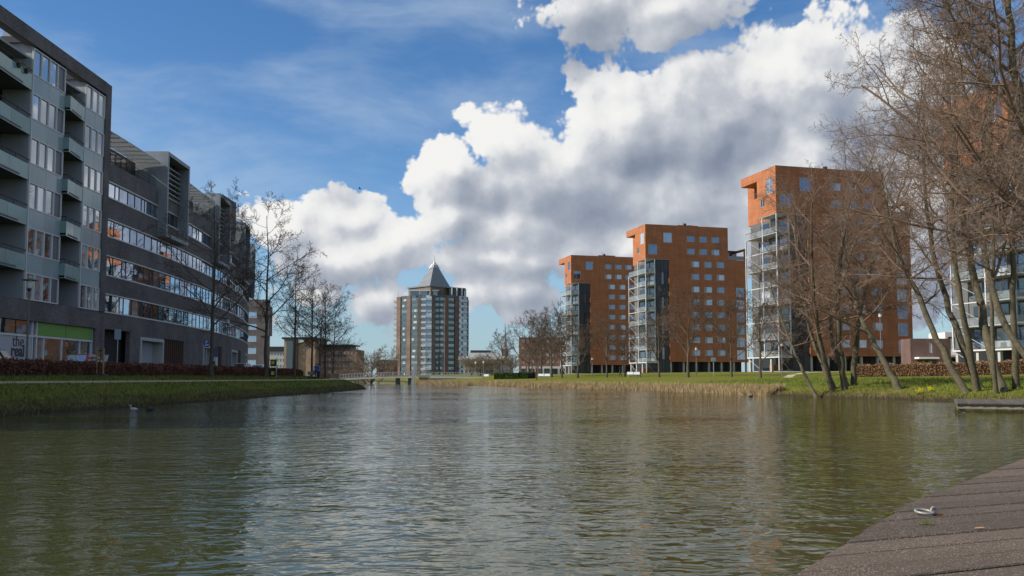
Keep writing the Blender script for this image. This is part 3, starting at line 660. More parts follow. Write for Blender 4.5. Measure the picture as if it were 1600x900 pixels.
for bay in BAYS:
    y0, y1 = bay[1], bay[2]
    for k in range(6):
        s = W0 + ST * k
        if bay[0] == 'w':
            nl = bay[3]; fr = MB()
            fr.box(XF - 0.1, XF + 0.06, y0, y1, s - 0.05, s + 0.03); fr.box(XF - 0.1, XF + 0.06, y0, y1, s + WH - 0.05, s + WH + 0.03)
            for j in range(nl + 1):
                yy = y0 + (y1 - y0) * j / nl; yy = min(max(yy, y0 + 0.05), y1 - 0.05)
                fr.box(XF - 0.1, XF + 0.064, yy - 0.05, yy + 0.05, s + 0.03, s + WH - 0.05)
            wn = fr.build('window', M['white_metal'], apt, True)
            for j in range(nl):
                a = y0 + (y1 - y0) * j / nl + 0.05; b = y0 + (y1 - y0) * (j + 1) / nl - 0.05
                mt = M['flat_glass'] if not (nl == 4 and j == 3) else M['shutter']
                MB().quad((XF - 0.03, a, s + 0.02), (XF - 0.03, b, s + 0.02), (XF - 0.03, b, s + WH - 0.03), (XF - 0.03, a, s + WH - 0.03)).build('pane', mt, wn, True)
            if k < 5:
                for (a, b) in ((y0, (y0 + y1) / 2 - 0.01), ((y0 + y1) / 2 + 0.01, y1)):
                    MB().box(XF - 0.1, XF + 0.03, a, b, s + WH + 0.03, s + ST - 0.06).build('spandrel_panel', M['spandrel'], apt, True)
            MB().box(XF - 2.2, XF - 0.12, y0, y1, s - 0.1, s + ST - 0.12).build('inner_room', M['pale_wall'], apt, True) if k == 5 or True else None
        else:
            zf = s - 1.05                        # balcony floor
            pr = 0.45
            MB().hexa([(XF + pr, y0, zf - 0.14), (XF + 0.02, y1, zf - 0.14), (XF - 2.2, y1, zf - 0.14), (XF - 2.2, y0, zf - 0.14),
                       (XF + pr, y0, zf), (XF + 0.02, y1, zf), (XF - 2.2, y1, zf), (XF - 2.2, y0, zf)]).build('balcony_floor', M['soffit'], apt, True) if k else None
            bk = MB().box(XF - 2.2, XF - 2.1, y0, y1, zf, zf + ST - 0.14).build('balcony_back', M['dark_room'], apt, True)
            MB().box(XF - 2.1, XF - 2.05, y0 + 0.3, y0 + 0.62 * (y1 - y0), zf + 0.05, zf + 2.5).build('balcony_door', M['dark_glass'], bk, True)
            MB().box(XF - 2.08, XF - 2.02, y0 + 0.3 + 0.62 * (y1 - y0), y1 - 0.3, zf + 0.5, zf + 2.4).build('balcony_window', M['flat_glass'], bk, True)
            if not k: continue
            pn = MB(); mid = (y0 + y1) / 2; xm = XF + pr / 2
            for (ya, xa, yb, xb) in ((y0 + 0.02, XF + pr, mid - 0.01, xm), (mid + 0.01, xm, y1 - 0.02, XF + 0.03)):
                MB().hexa([(xa, ya, zf - 0.2), (xb, yb, zf - 0.2), (xb - 0.05, yb, zf - 0.2), (xa - 0.05, ya, zf - 0.2),
                           (xa, ya, zf + 0.9), (xb, yb, zf + 0.9), (xb - 0.05, yb, zf + 0.9), (xa - 0.05, ya, zf + 0.9)]).build('balcony_panel', M['balcony_glass'], apt, True)
            MB().box(XF + 0.03, XF + pr - 0.02, y0, y0 + 0.05, zf - 0.2, zf + 0.9).build('balcony_panel', M['balcony_glass'], apt, True)
            rl = MB(); rl.tube([(XF + 0.02, y0 + 0.03, zf + 1.22), (XF + pr - 0.03, y0 + 0.03, zf + 1.22), (XF, y1, zf + 1.22)], 0.035, 6)
            for t in (0, 0.33, 0.66, 1): yy = y0 + 0.05 + (y1 - y0 - 0.1) * t; rl.bar((XF + pr * (1 - t) - 0.04, yy, zf + 0.85), (XF + pr * (1 - t) - 0.04, yy, zf + 1.2), 0.02)
            rl.build('handrail', M['dark_metal'], apt, True)
    if bay[0] == 'b':
        MB().box(XF - 2.0, XF - 0.02, y1 - 0.14, y1 - 0.01, W0, 22.2 + e).build('side_wall', M['pale_wall'], apt, True)
        MB().box(XF - 0.05, XF + 0.07, y1 - 0.06, y1 + 0.03, W0 - 0.05, 22.9 + e).build('corner_post', M['white_metal'], apt, True)
        MB().box(XF - 2.2, XF - 0.3, y0, y1, 22.25 + e, 22.4 + e).build('top_canopy', M['pale_wall'], apt, True)
# shop front
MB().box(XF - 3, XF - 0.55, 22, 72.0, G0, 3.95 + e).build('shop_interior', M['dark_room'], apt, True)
ZTR = 2.85 + e
def shopglass(y0, y1, z0, z1, mat, name='shop_pane'): return MB().quad((XF - 0.32, y0, z0), (XF - 0.32, y1, z0), (XF - 0.32, y1, z1), (XF - 0.32, y0, z1)).build(name, mat, apt, True)
sf = MB()
for y in (55.72, 58.0, 58.9, 63.0, 63.55, 71.95): sf.box(XF - 0.4, XF - 0.22, y - 0.07, y + 0.07, G0, 3.9 + e)
for y in (64.6, 67.2, 70.0): sf.box(XF - 0.4, XF - 0.24, y - 0.05, y + 0.05, G0, ZTR)
sf.box(XF - 0.4, XF - 0.2, 55.72, 72, ZTR - 0.06, ZTR + 0.08); sf.build('shop_frame', M['white_metal'], apt, True)
for (a, b) in ((22, 31), (31.1, 41), (41.1, 55.7), (55.8, 58.8), (58.97, 60.9), (61, 62.93)): shopglass(a, b, ZTR + 0.08, 3.9 + e, M['office_glass'])
for (a, b) in ((22, 31), (31.1, 41), (41.1, 55.7), (55.8, 58.8), (63.62, 64.55), (64.65, 67.15), (67.25, 69.95), (70.05, 71.9)): shopglass(a, b, G0 + 0.1, ZTR - 0.06, M['office_glass'])
MB().box(XF - 0.34, XF - 0.26, 58.98, 62.92, G0 + 0.1, ZTR - 0.07).build('sign_panel', M['pale_sign'], apt, True)
for (a, b) in ((63.65, 67.6), (67.66, 71.88)): MB().box(XF - 0.34, XF - 0.22, a, b, ZTR + 0.1, 3.88 + e).build('sign_strip', M['green_sign'], apt, True)
def lettering(body, size, loc, parent, mat, rot, bold=0.0, name='lettering', align='LEFT', ext=0.01):
    cu = bpy.data.curves.new('t', 'FONT'); cu.body = body; cu.size = size; cu.extrude = ext; cu.offset = bold; cu.align_x = align; cu.resolution_u = 3
    o = bpy.data.objects.new('t', cu); COL.objects.link(o); bpy.context.view_layer.update()
    me = bpy.data.meshes.new_from_object(o.evaluated_get(bpy.context.evaluated_depsgraph_get())); bpy.data.objects.remove(o); bpy.data.curves.remove(cu)
    me.materials.clear(); me.materials.append(mat)
    o = link(name, me, parent); r = parent
    while r.parent is not None: r = r.parent
    o.location = Vector(loc) - r.location; o.rotation_euler = rot; return o
RX = (R(90), 0, R(90))                            # reads from the street
lettering('the', 1.12, (XF - 0.24, 60.5, 2.08 + e), apt, M['lettering'], RX, -0.004)
lettering('real', 1.12, (XF - 0.24, 60.35, 1.42 + e), apt, M['lettering'], RX, 0.028)

# ------------------------------------------------------------------ left: curved office block
off = thing('office_building', 'curved dark brick office block with ribbon windows and jutting grey boxes', 'building', (-34, 110, G0))
C2 = 0.0019
def fx(y): return XF - C2 * max(0.0, y - 75.0) ** 2
def PF(u, z, d):
    s_ = 2 * C2 * max(0.0, u - 75.0); L = math.hypot(1, s_)
    return (fx(u) - d / L, u - d * s_ / L, z)
Y0, Y1 = 73.32, 168.0
US = list(np.arange(75, Y1, 2.5))
def sheet(name, z0, z1, holes=(), mat='dark_brick', depth=0.22, d0=0.0, ya=Y0, yb=Y1):
    mb = MB(); holed(mb, lambda u, z, d: PF(u, z, d + d0), ya, yb, z0, z1, list(holes), depth, US); return mb.build(name, M[mat], off, True)
SILL = [5.34, 8.40, 11.64, 14.90]; TOPW = [6.86, 10.05, 13.10, 16.24]
GFH = 3.95
gholes = [(73.6, 78.6, G0, GFH + e), (81.0, 86.4, G0, 3.3 + e), (86.7, 93.2, G0, GFH - 0.25 + e), (101.0, 106.0, G0, 3.3 + e), (106.3, 111.0, G0, GFH - 0.25 + e), (118.5, 124.0, G0, 3.3 + e), (124.3, 129, G0, GFH - 0.25 + e), (137, 142, G0, 3.3 + e)]
sheet('brick_base', G0 - 0.3, SILL[0] + e, gholes, depth=0.4)
tops = SILL[1:] + [17.8]
for a, b in zip(TOPW, tops): sheet('brick_band', a + e, b + e)
inner = MB()
for a, b in zip([Y0] + US, US + [Y1]):
    inner.quad(PF(a, G0, 0.9), PF(b, G0, 0.9), PF(b, 17.7 + e, 0.9), PF(a, 17.7 + e, 0.9))
inner.build('inner_wall', M['dark_room'], off, True)
cap = MB()
for a, b in zip([Y0] + US, US + [Y1]): cap.quad(PF(a, 17.8 + e, 0), PF(b, 17.8 + e, 0), PF(b, 17.8 + e, 14), PF(a, 17.8 + e, 14))
cap.quad(PF(Y1, G0, 0), PF(Y1, G0, 14), PF(Y1, 17.8 + e, 14), PF(Y1, 17.8 + e, 0)); cap.build('roof', M['soffit'], off, True)
rv = random.Random(5)
for s_, t_ in zip(SILL, TOPW):
    ys = [Y0 + 0.15]
    while ys[-1] < Y1 - 1.4: ys.append(ys[-1] + rv.choice((0.8, 1.5, 1.5, 1.75)))
    rails = []
    for z0, z1, pr in ((s_ - 0.06, s_ + 0.05, 0.05), (t_ - 0.07, t_ + 0.02, 0.04)):
        fr = MB(); cut = [Y0] + US + [Y1]
        for z, d in ((z0, -pr), (z1, -pr), (z1, 0.24), (z0, 0.24)): fr.v += [PF(u, z + e, d) for u in cut]
        k = len(cut)
        for q in range(4):
            q2 = (q + 1) % 4
            for j in range(k - 1): fr.f.append((q * k + j, q * k + j + 1, q2 * k + j + 1, q2 * k + j))
        rails.append(fr.build('window_sill' if not rails else 'window_head', M['white_metal'], off, True))
    wf = rails[0]; rails[1].parent = wf
    for y in ys: MB().hexa([PF(y - 0.024, s_ + 0.05 + e, 0.085), PF(y + 0.024, s_ + 0.05 + e, 0.085), PF(y + 0.024, s_ + 0.05 + e, 0.15), PF(y - 0.024, s_ + 0.05 + e, 0.15),
                          PF(y - 0.024, t_ - 0.07 + e, 0.085), PF(y + 0.024, t_ - 0.07 + e, 0.085), PF(y + 0.024, t_ - 0.07 + e, 0.15), PF(y - 0.024, t_ - 0.07 + e, 0.15)]).build('mullion', M['mullion'], wf, True)
    for a, b in zip(ys, ys[1:]):
        MB().quad(PF(a + 0.03, s_ + 0.04 + e, 0.13), PF(b - 0.03, s_ + 0.04 + e, 0.13), PF(b - 0.03, t_ - 0.06 + e, 0.13), PF(a + 0.03, t_ - 0.06 + e, 0.13)).build('pane', M['office_glass'], wf, True)
# ground floor: entrances and slatted fronts
for (a, b, _, z1) in [h for h in gholes if abs(h[3] - 3.3 - e) < 1e-6]:
    fr = MB()
    def bx(u0, u1, z0, z1, d0, d1): fr.hexa([PF(u0, z0, d0), PF(u1, z0, d0), PF(u1, z0, d1), PF(u0, z0, d1), PF(u0, z1, d0), PF(u1, z1, d0), PF(u1, z1, d1), PF(u0, z1, d1)])
    bx(a - 0.25, a + 0.02, G0, z1 + 0.3, -0.12, 1.2); bx(b - 0.02, b + 0.25, G0, z1 + 0.3, -0.12, 1.2); bx(a + 0.02, b - 0.02, z1, z1 + 0.3, -0.118, 1.2)
    po = fr.build('entrance_portal', M['light_concrete'], off, True)
    MB().quad(PF(a, G0, 0.85), PF(b, G0, 0.85), PF(b, z1, 0.85), PF(a, z1, 0.85)).build('entrance_wall', M['pale_wall'], po, True)
    MB().quad(PF(a + 0.2, G0, 0.83), PF(a + 1.6, G0, 0.83), PF(a + 1.6, z1 - 0.3, 0.83), PF(a + 0.2, z1 - 0.3, 0.83)).build('entrance_door', M['teal_glass'], po, True)
for (a, b, _, z1) in [h for h in gholes if abs(h[3] - GFH + 0.25 - e) < 1e-6]:
    k = int((b - a) / 0.62)
    for j in range(k + 1):
        y = a + 0.1 + (b - a - 0.2) * j / k
        MB().hexa([PF(y - 0.06, G0, 0.05), PF(y + 0.06, G0, 0.05), PF(y + 0.06, G0, 0.35), PF(y - 0.06, G0, 0.35), PF(y - 0.06, z1, 0.05), PF(y + 0.06, z1, 0.05), PF(y + 0.06, z1, 0.35), PF(y - 0.06, z1, 0.35)]).build('slat', M['brown_wood'], off, True)
        if j < k: MB().quad(PF(y + 0.06, G0, 0.3), PF(y + 0.52, G0, 0.3), PF(y + 0.52, z1, 0.3), PF(y + 0.06, z1, 0.3)).build('shop_pane', M['white_metal'] if j in (1, 2, k - 1) else M['dark_glass'], off, True)
# jutting grey boxes
for y0 in (84.3, 103.9, 123.9, 144.0):
    xo = fx(y0) + 0.85; s_ = -2 * C2 * (y0 - 75); z0, z1 = 13.3 + e, 21.5 + e
    L = 6.4
    def Q(u, z, d): return (xo + s_ * u - d, y0 + u - d * -s_ * 0.0, z)
    bm = MB(); T = 0.35
    bm.hexa([Q(0, z0, 0), Q(L, z0, 0), Q(L, z0, 4.0), Q(0, z0, 4.0), Q(0, z0 + T, 0), Q(L, z0 + T, 0), Q(L, z0 + T, 4.0), Q(0, z0 + T, 4.0)])
    bm.hexa([Q(0, z1 - T, 0), Q(L, z1 - T, 0), Q(L, z1 - T, 4.0), Q(0, z1 - T, 4.0), Q(0, z1, 0), Q(L, z1, 0), Q(L, z1, 4.0), Q(0, z1, 4.0)])
    for (ua, ub) in ((0, T), (L - T, L)):
        bm.hexa([Q(ua, z0 + T, 0), Q(ub, z0 + T, 0), Q(ub, z0 + T, 4.0), Q(ua, z0 + T, 4.0), Q(ua, z1 - T, 0), Q(ub, z1 - T, 0), Q(ub, z1 - T, 4.0), Q(ua, z1 - T, 4.0)])
    bx_ = bm.build('jutting_box', M['grey_panel'], off, True)
    MB().hexa([Q(T, z0 + T, 1.1), Q(L - T, z0 + T, 1.1), Q(L - T, z0 + T, 1.3), Q(T, z0 + T, 1.3), Q(T, z1 - T, 1.1), Q(L - T, z1 - T, 1.1), Q(L - T, z1 - T, 1.3), Q(T, z1 - T, 1.3)]).build('box_back', M['dark_room'], bx_, True)
    zl = z0 + 3.6
    for j in range(4):
        a = T + (L - 2 * T) * j / 4; b = T + (L - 2 * T) * (j + 1) / 4
        MB().quad(Q(a + 0.06, z0 + T, 1.04), Q(b - 0.06, z0 + T, 1.04), Q(b - 0.06, zl - 0.9, 1.04), Q(a + 0.06, zl - 0.9, 1.04)).build('box_pane', M['dark_glass'], bx_, True)
        MB().quad(Q(a + 0.06, zl - 0.75, 1.04), Q(b - 0.06, zl - 0.75, 1.04), Q(b - 0.06, zl + 0.4, 1.04), Q(a + 0.06, zl + 0.4, 1.04)).build('box_pane', M['office_glass'], bx_, True)
        MB().hexa([Q(b - 0.05, z0 + T, 0.9), Q(b + 0.05, z0 + T, 0.9), Q(b + 0.05, z0 + T, 1.1), Q(b - 0.05, z0 + T, 1.1), Q(b - 0.05, z1 - T, 0.9), Q(b + 0.05, z1 - T, 0.9), Q(b + 0.05, z1 - T, 1.1), Q(b - 0.05, z1 - T, 1.1)]).build('box_mullion', M['dark_metal'], bx_, True) if j < 3 else None
    for j in range(7):
        z = zl + 0.55 + j * 0.5
        MB().hexa([Q(T, z, 0.72), Q(L - T, z, 0.72), Q(L - T, z - 0.05, 1.0), Q(T, z - 0.05, 1.0), Q(T, z + 0.07, 0.72), Q(L - T, z + 0.07, 0.72), Q(L - T, z + 0.02, 1.0), Q(T, z + 0.02, 1.0)]).build('louvre', M['steel'], bx_, True)
# roof-top storey, sun canopies and rails between the boxes
for a, b in ((Y0, 84.2), (90.9, 103.8), (110.5, 123.8), (130.5, 143.9), (150.5, 167)):
    ph = MB(); cn = MB(); rl = MB()
    us = [a] + [u for u in US if a < u < b] + [b]
    for p_, q_ in zip(us, us[1:]):
        ph.hexa([PF(p_, 17.8 + e, 2.2), PF(q_, 17.8 + e, 2.2), PF(q_, 17.8 + e, 9), PF(p_, 17.8 + e, 9), PF(p_, 20.3 + e, 2.2), PF(q_, 20.3 + e, 2.2), PF(q_, 20.3 + e, 9), PF(p_, 20.3 + e, 9)])
        for z in (18.15, 18.45, 18.75): rl.bar(PF(p_, z + e, 0.25), PF(q_, z + e, 0.25), 0.022)
        rl.bar(PF(p_, 17.8 + e, 0.25), PF(p_, 18.75 + e, 0.25), 0.025)
    pt = ph.build('roof_storey', M['dark_metal'], off, True)
    y = a + 0.5
    while y < b - 1.2:
        MB().quad(PF(y, 18.0 + e, 2.12), PF(y + 1.0, 18.0 + e, 2.12), PF(y + 1.0, 20.0 + e, 2.12), PF(y, 20.0 + e, 2.12)).build('roof_pane', M['dark_glass'] if rv.random() < 0.6 else M['brown_glass'], pt, True); y += 1.15
    y = a + 0.2
    for zz in (0,):
        for d in np.arange(-0.15, 2.1, 0.22):
            for p_, q_ in zip(us, us[1:]): cn.hexa([PF(p_, 20.36 + e + d * 0.0, d), PF(q_, 20.36 + e, d), PF(q_, 20.36 + e, d + 0.13), PF(p_, 20.36 + e, d + 0.13), PF(p_, 20.42 + e, d), PF(q_, 20.42 + e, d), PF(q_, 20.42 + e, d + 0.13), PF(p_, 20.42 + e, d + 0.13)])
    while y < b: cn.hexa([PF(y, 20.25 + e, -0.2), PF(y + 0.1, 20.25 + e, -0.2), PF(y + 0.1, 20.3 + e, 2.2), PF(y, 20.3 + e, 2.2), PF(y, 20.36 + e, -0.2), PF(y + 0.1, 20.36 + e, -0.2), PF(y + 0.1, 20.36 + e, 2.2), PF(y, 20.36 + e, 2.2)]); y += 1.5
    cn.build('sun_canopy', M['white_metal'], off, True); rl.build('roof_railing', M['dark_metal'], off, True)
MB().box(fx(112) - 5, fx(112) - 0.3, 111.5, 117, 17.8 + e, 22.9 + e).build('stair_tower', M['dark_brick'], off, True)
# far wing of the same brick
wing = thing('office_wing', 'small dark brick wing with ribbon windows beyond the curved block', 'building', (-66, 236, G0))
wx0, wx1, wy = -80.0, -64.6, 236.0
hs = []
for k in range(5):
    for (a, b) in ((-75.5, -70.6), (-70.0, -67.4)): hs.append((a, b, 2.9 + 3.17 * k + e, 4.5 + 3.17 * k + e))
mb = MB(); holed(mb, lambda u, z, d: (u, wy + d, z), wx0, wx1, G0, 20.4 + e, hs, 0.2); mb.box(wx0, wx1 - 0.01, wy + 0.25, wy + 3, G0, 20.4 + e); mb.quad((wx1, wy, G0), (wx1, wy + 3, G0), (wx1, wy + 3, 20.4 + e), (wx1, wy, 20.4 + e)); mb.build('wall', M['dark_brick'], wing, True)
for (a, b, c, d) in hs: window(wing, Vector(((a + b) / 2, wy + 0.15, (c + d) / 2)) - wing.location, b - a, d - c, (0.25, 0.5, 0.75), M['white_metal'], M['office_glass'])
MB().box(-66.4, -63.9, wy - 0.8, wy + 2.5, 10.8 + e, 18.6 + e).build('jutting_box', M['dark_brick'], wing, True)
# ------------------------------------------------------------------ far: tower with pyramid roof
pt = thing('residential_tower', 'tall brown brick tower with grey pyramid roof beyond the bridge', 'building', (-41.4, 455, 1.6))
def on_facet(px):
    y = 446.0
    for _ in range(8):
        x = (px - 800) / FPX * y * CP
        if px < 652: y = 446 + ((652 - 800) / FPX * 446 * CP - x)
        elif px > 693.6: y = 446 + (x - (693.6 - 800) / FPX * 446 * CP)
    return Vector((x, y, 0)), (Vector((-0.707, -0.707, 0)) if px < 651.9 else Vector((0.707, -0.707, 0)) if px > 693.7 else Vector((0, -1, 0)))
def fbox(a, b, z0, z1, o0, o1):
    (pa, _), (pb, _) = on_facet(a), on_facet(b); nn = on_facet((a + b) / 2)[1]
    q = [pa + nn * o1, pb + nn * o1, pb + nn * o0, pa + nn * o0]
    return MB().hexa([(v.x, v.y, z0) for v in q] + [(v.x, v.y, z1) for v in q])
ZT_ = 42.3
p6 = [on_facet(620)[0], on_facet(652)[0], on_facet(693.6)[0], on_facet(730)[0]]
pl = [(v.x, v.y) for v in p6] + [(p6[3].x, p6[3].y + 14), (p6[0].x, p6[0].y + 14)]
MB().prism(pl, 0.5, ZT_ - 0.4).build('wall', M['tower_core'], pt, True)
for (a, b, mt) in ((620, 626, 'tower_brick'), (636, 641.7, 'tower_brick'), (652.0, 657.8, 'grey_brick'), (674.4, 679.5, 'grey_brick'), (693.7, 699.5, 'tower_brick'), (709.7, 716, 'tower_brick'), (728, 730, 'tower_brick')):
    fbox(a, b, 0.5, ZT_, -0.3, 0.5).build('brick_pier', M[mt], pt, True)
rr = random.Random(8)
for k in range(14):
    z = 2.2 + 2.88 * k
    for (a, b) in ((626.2, 635.8), (641.9, 651.9), (679.7, 686), (687, 693.4), (699.7, 709.5)):
        fbox(a, b, z + 1.45, z + 2.85, -0.1, 0.12).build('spandrel', M['teal_panel'], pt, True)
        w_ = fbox(a, b, z, z + 1.42, -0.1, 0.05).build('window', M['teal_glass'], pt, True)
        if rr.random() < 0.55: 
            c = rr.uniform(0.1, 0.5); fbox(a + (b - a) * c, a + (b - a) * min(1, c + rr.uniform(0.25, 0.5)), z + 0.1, z + 1.3, 0.05, 0.10).build('blind', M['pale_wall'], w_, True)
    for (a, b, o) in ((657.9, 674.3, 1.5), (716.2, 727.8, 1.3)):
        fbox(a, b, z + 1.0, z + 2.8, -0.2, 0.15).build('balcony_window', M['tower_glass'], pt, True)
        m_ = a + (b - a) * 0.45
        bl = fbox(a, m_, z - 0.1, z + 0.95, 0.2, o).build('balcony', M['white_metal'], pt, True)
        fbox(m_ + 0.05, b, z - 0.1, z + 0.95, 0.2, o * 0.9).build('balcony', M['alu'], pt, True)
        fbox(m_ + 0.3, b - 0.4, z + 1.0, z + 2.5, 0.2, o * 0.7).build('bay_window', M['tower_glass'], pt, True)
    lf = on_facet(620)[0]
    MB().box(lf.x - 1.9, lf.x - 0.02, lf.y + 0.3, lf.y + 6, z - 0.1, z + 1.0).build('balcony', M['white_metal'], pt, True)
    MB().box(lf.x - 0.25, lf.x - 0.01, lf.y + 0.2, lf.y + 6.2, z + 1.05, z + 2.7).build('balcony_window', M['tower_glass'], pt, True)
nr, lt, rt = at(672, 445, 443), at(634.5, 452, 457), at(722, 452, 461)
dm = [(nr.x, nr.y), (rt.x, rt.y), (nr.x + 4, 474), (lt.x, lt.y)]
sh = lambda f: [(nr.x + 2 + (x - nr.x - 2) * f, 458 + (y - 458) * f) for x, y in dm]
MB().prism(sh(0.92), ZT_ - 0.4, 46.6).build('penthouse', M['grey_brick'], pt, True)
MB().prism(sh(0.97), 46.6, 47.3).build('cornice', M['zinc'], pt, True)
MB().box(-51.5, -36.5, 444.8, 447.0, 44.3, 44.8).build('terrace_canopy', M['white_metal'], pt, True)
for (a, b) in ((-50.8, -46.5), (-45.9, -42.2), (-41.6, -37.2)): MB().box(a, b, 445.6, 446.2, ZT_ - 0.3, 44.3).build('penthouse_window', M['teal_glass'], pt, True)
for (px) in (705, 713, 721, 727): v = on_facet(px)[0]; MB().box(v.x - 0.3, v.x + 0.3, v.y + 1.0, v.y + 1.6, ZT_ - 0.4, 46.6).build('roof_column', M['white_metal'], pt, True)
pv = on_facet(727)[0]; MB().prism([(-33, 450), (pv.x - 0.2, pv.y + 1), (pv.x - 0.2, pv.y + 12), (-33, 462)], 46.4, 46.9).build('side_roof', M['zinc'], pt, True)
MB().prism([(-32, 452), (pv.x - 0.8, pv.y + 2), (pv.x - 0.8, pv.y + 12), (-32, 462)], ZT_ - 0.4, 46.4).build('penthouse', M['teal_panel'], pt, True)
cs = [at(672, 446, 446), at(703.5, 446, 457), at(683, 446, 468), at(652.5, 446, 455)]; ap = at(679, 407.5, 456)
def fr_(t0, t1, shrink=1.0): return [(c.x + (ap.x - c.x) * t, c.y + (ap.y - c.y) * t, 47.4 + (ap.z - 47.4) * t) for t in (t0, t1) for c in cs]
MB().hexa(fr_(0, 0.70)).build('pyramid_roof', M['zinc'], pt, True)
lan = MB(); A = fr_(0.705, 0.85)
for j in range(4):
    for f_ in (0, 0.33, 0.66):
        a, b = Vector(A[j]), Vector(A[(j + 1) % 4]); c, d = Vector(A[4 + j]), Vector(A[4 + (j + 1) % 4]); lan.bar(a.lerp(b, f_), c.lerp(d, f_), 0.3)
lan.build('lantern', M['white_metal'], pt, True); MB().hexa(fr_(0.72, 0.84)).build('lantern_glass', M['tower_glass'], pt, True)
tp = fr_(0.85, 0.985); MB().hexa(tp).build('roof_tip', M['white_metal'], pt, True)
MB().tube([ap, ap + Vector((0, 0, 3.2))], [0.14, 0.05], 5).build('spire_rod', M['steel'], pt, True)
MB().bar((-58.3, 458, ZT_), (-58.3, 458, ZT_ + 3.4), 0.08).build('antenna', M['steel'], pt, True)

# ------------------------------------------------------------------ other buildings at the end of the water
def block(name, label, px0, px1, top, Y, depth, wall, rows, cols, wmat='tower_glass', wfrac=0.6, hfrac=0.5, z_low=0.6, fmat='white_metal', roof=None, skip=0.0, bars=(0.5,), margin=0.03, seed=1):
    a, b = at(px0, 589, Y), at(px1, top, Y); z1 = b.z; base = 1.4
    t = thing(name, label, 'building', ((a.x + b.x) / 2, Y, base)); W = b.x - a.x; hs = []; rs = random.Random(seed)
    cw = W * (1 - 2 * margin) / cols; rh = (z1 - base - z_low) / rows
    for r in range(rows):
        for c in range(cols):
            if rs.random() < skip: continue
            x = a.x + W * margin + cw * (c + 0.5); z = base + z_low + rh * (r + 0.48)
            hs.append((x - cw * wfrac / 2, x + cw * wfrac / 2, z - rh * hfrac / 2, z + rh * hfrac / 2))
    mb = MB(); holed(mb, lambda u, z, d: (u, Y + d, z), a.x, b.x, base - 0.6, z1, hs, 0.18)
    mb.box(a.x + 0.01, b.x - 0.01, Y + 0.22, Y + depth, base - 0.5, z1 - 0.01)
    for x in (a.x, b.x): mb.quad((x, Y, base - 0.6), (x, Y + depth, base - 0.6), (x, Y + depth, z1), (x, Y, z1))
    mb.quad((a.x, Y, z1), (b.x, Y, z1), (b.x, Y + depth, z1), (a.x, Y + depth, z1)); mb.build('wall', M[wall], t, True)
    for (p, q, c, d) in hs: window(t, Vector(((p + q) / 2, Y + 0.13, (c + d) / 2)) - t.location, q - p, d - c, bars, M[fmat], M[wmat], 0, 0.09)
    if roof:
        o_, th = roof; MB().box(a.x - o_, b.x + o_, Y - o_, Y + depth, z1 + 0.003, z1 + th).build('roof', M['dark_metal'], t, True)
    return t, a.x, b.x, z1
block('white_office', 'low pale office with dark roof storey glimpsed past the far wing', 408, 447, 549, 300, 14, 'light_concrete', 4, 8, 'dark_glass', 0.7, 0.5, roof=(0.3, 1.6))
t_, xa, xb, z1 = block('tan_building', 'tan brick block with dark glazed stair strip behind the street trees', 443, 493, 530, 232, 15, 'tan_brick', 5, 7, 'dark_glass', 0.35, 0.35, 1.0, skip=0.75, roof=(0.5, 0.5), seed=6)
v0, v1 = at(447, 589, 232), at(458, 533, 232); MB().box(v0.x, v1.x, 231.7, 232.1, 1.6, v1.z).build('stair_glazing', M['dark_glass'], t_, True)
v0, v1 = at(461, 589, 232), at(466, 529, 232); MB().box(v0.x, v1.x, 231.5, 232.1, 1.6, v1.z).build('drain_shaft', M['dark_metal'], t_, True)
v0, v1 = at(466.5, 535.5, 232), at(476, 530, 232); MB().box(v0.x, v1.x, 231.6, 232.1, v0.z, v1.z).build('corner_window', M['white_metal'], t_, True)
block('brick_office', 'red brick block with white window rows beyond the street trees', 494, 558, 546, 240, 12, 'red_tan_brick', 4, 11, 'dark_glass', 0.6, 0.5, 0.7, roof=None)
MB_ = MB().box(at(510, 0, 243).x, at(556, 0, 243).x, 242, 250, at(500, 546, 240).z, at(500, 540.5, 242).z); tb = bpy.data.objects['brick_office']; MB_.build('roof_storey', M['pale_wall'], tb, True)
MB().box(at(505, 0, 243).x, at(562, 0, 243).x, 239.5, 251, at(500, 540.4, 242).z, at(500, 538.6, 242).z).build('roof', M['dark_metal'], tb, True)
block('brick_house', 'low reddish brick terrace just left of the pyramid tower', 588, 616, 562, 330, 10, 'red_brick', 3, 7, 'dark_glass', 0.5, 0.45)
t_, xa, xb, z1 = block('exhibition_hall', 'long pale hall with white roof band between pyramid tower and park trees', 724, 802, 562, 400, 30, 'pale_wall', 2, 14, 'dark_glass', 0.8, 0.5)
MB().box(xa - 2, xb - 1, 397, 431, z1 + 0.01, at(0, 557, 400).z).build('roof_band', M['white_metal'], t_, True); MB().box(xa + 2, xb - 6, 402, 428, at(0, 557, 400).z, at(0, 551, 400).z).build('roof_storey', M['light_concrete'], t_, True)
MB().box(xa + 3, xa + 12, 403, 420, at(0, 551, 400).z, at(0, 547, 400).z).build('roof_housing', M['dark_metal'], t_, True)
t_, xa, xb, z1 = block('brick_flats', 'brown brick flats with pale ground floor behind the park trees', 811, 884, 527, 300, 14, 'red_brick', 4, 9, 'tower_glass', 0.5, 0.42, 4.2, skip=0.2, seed=4)
MB().box(xa + 0.5, xb, 299.7, 299.95, 1.6, 5.0).build('shop_front', M['white_metal'], t_, True)
for k in range(6): MB().box(xa + 0.5 + k * 2.6, xa + 2.4 + k * 2.6, 299.6, 299.71, 1.7, 4.3).build('shop_pane', M['dark_glass'], t_, True)
for k in range(4): MB().box(xa + 0.3 + k * 1.9, xa + 0.8 + k * 1.9, 298.6, 299.1, 1.2, 5.2).build('pillar', M['red_brick'], t_, True)
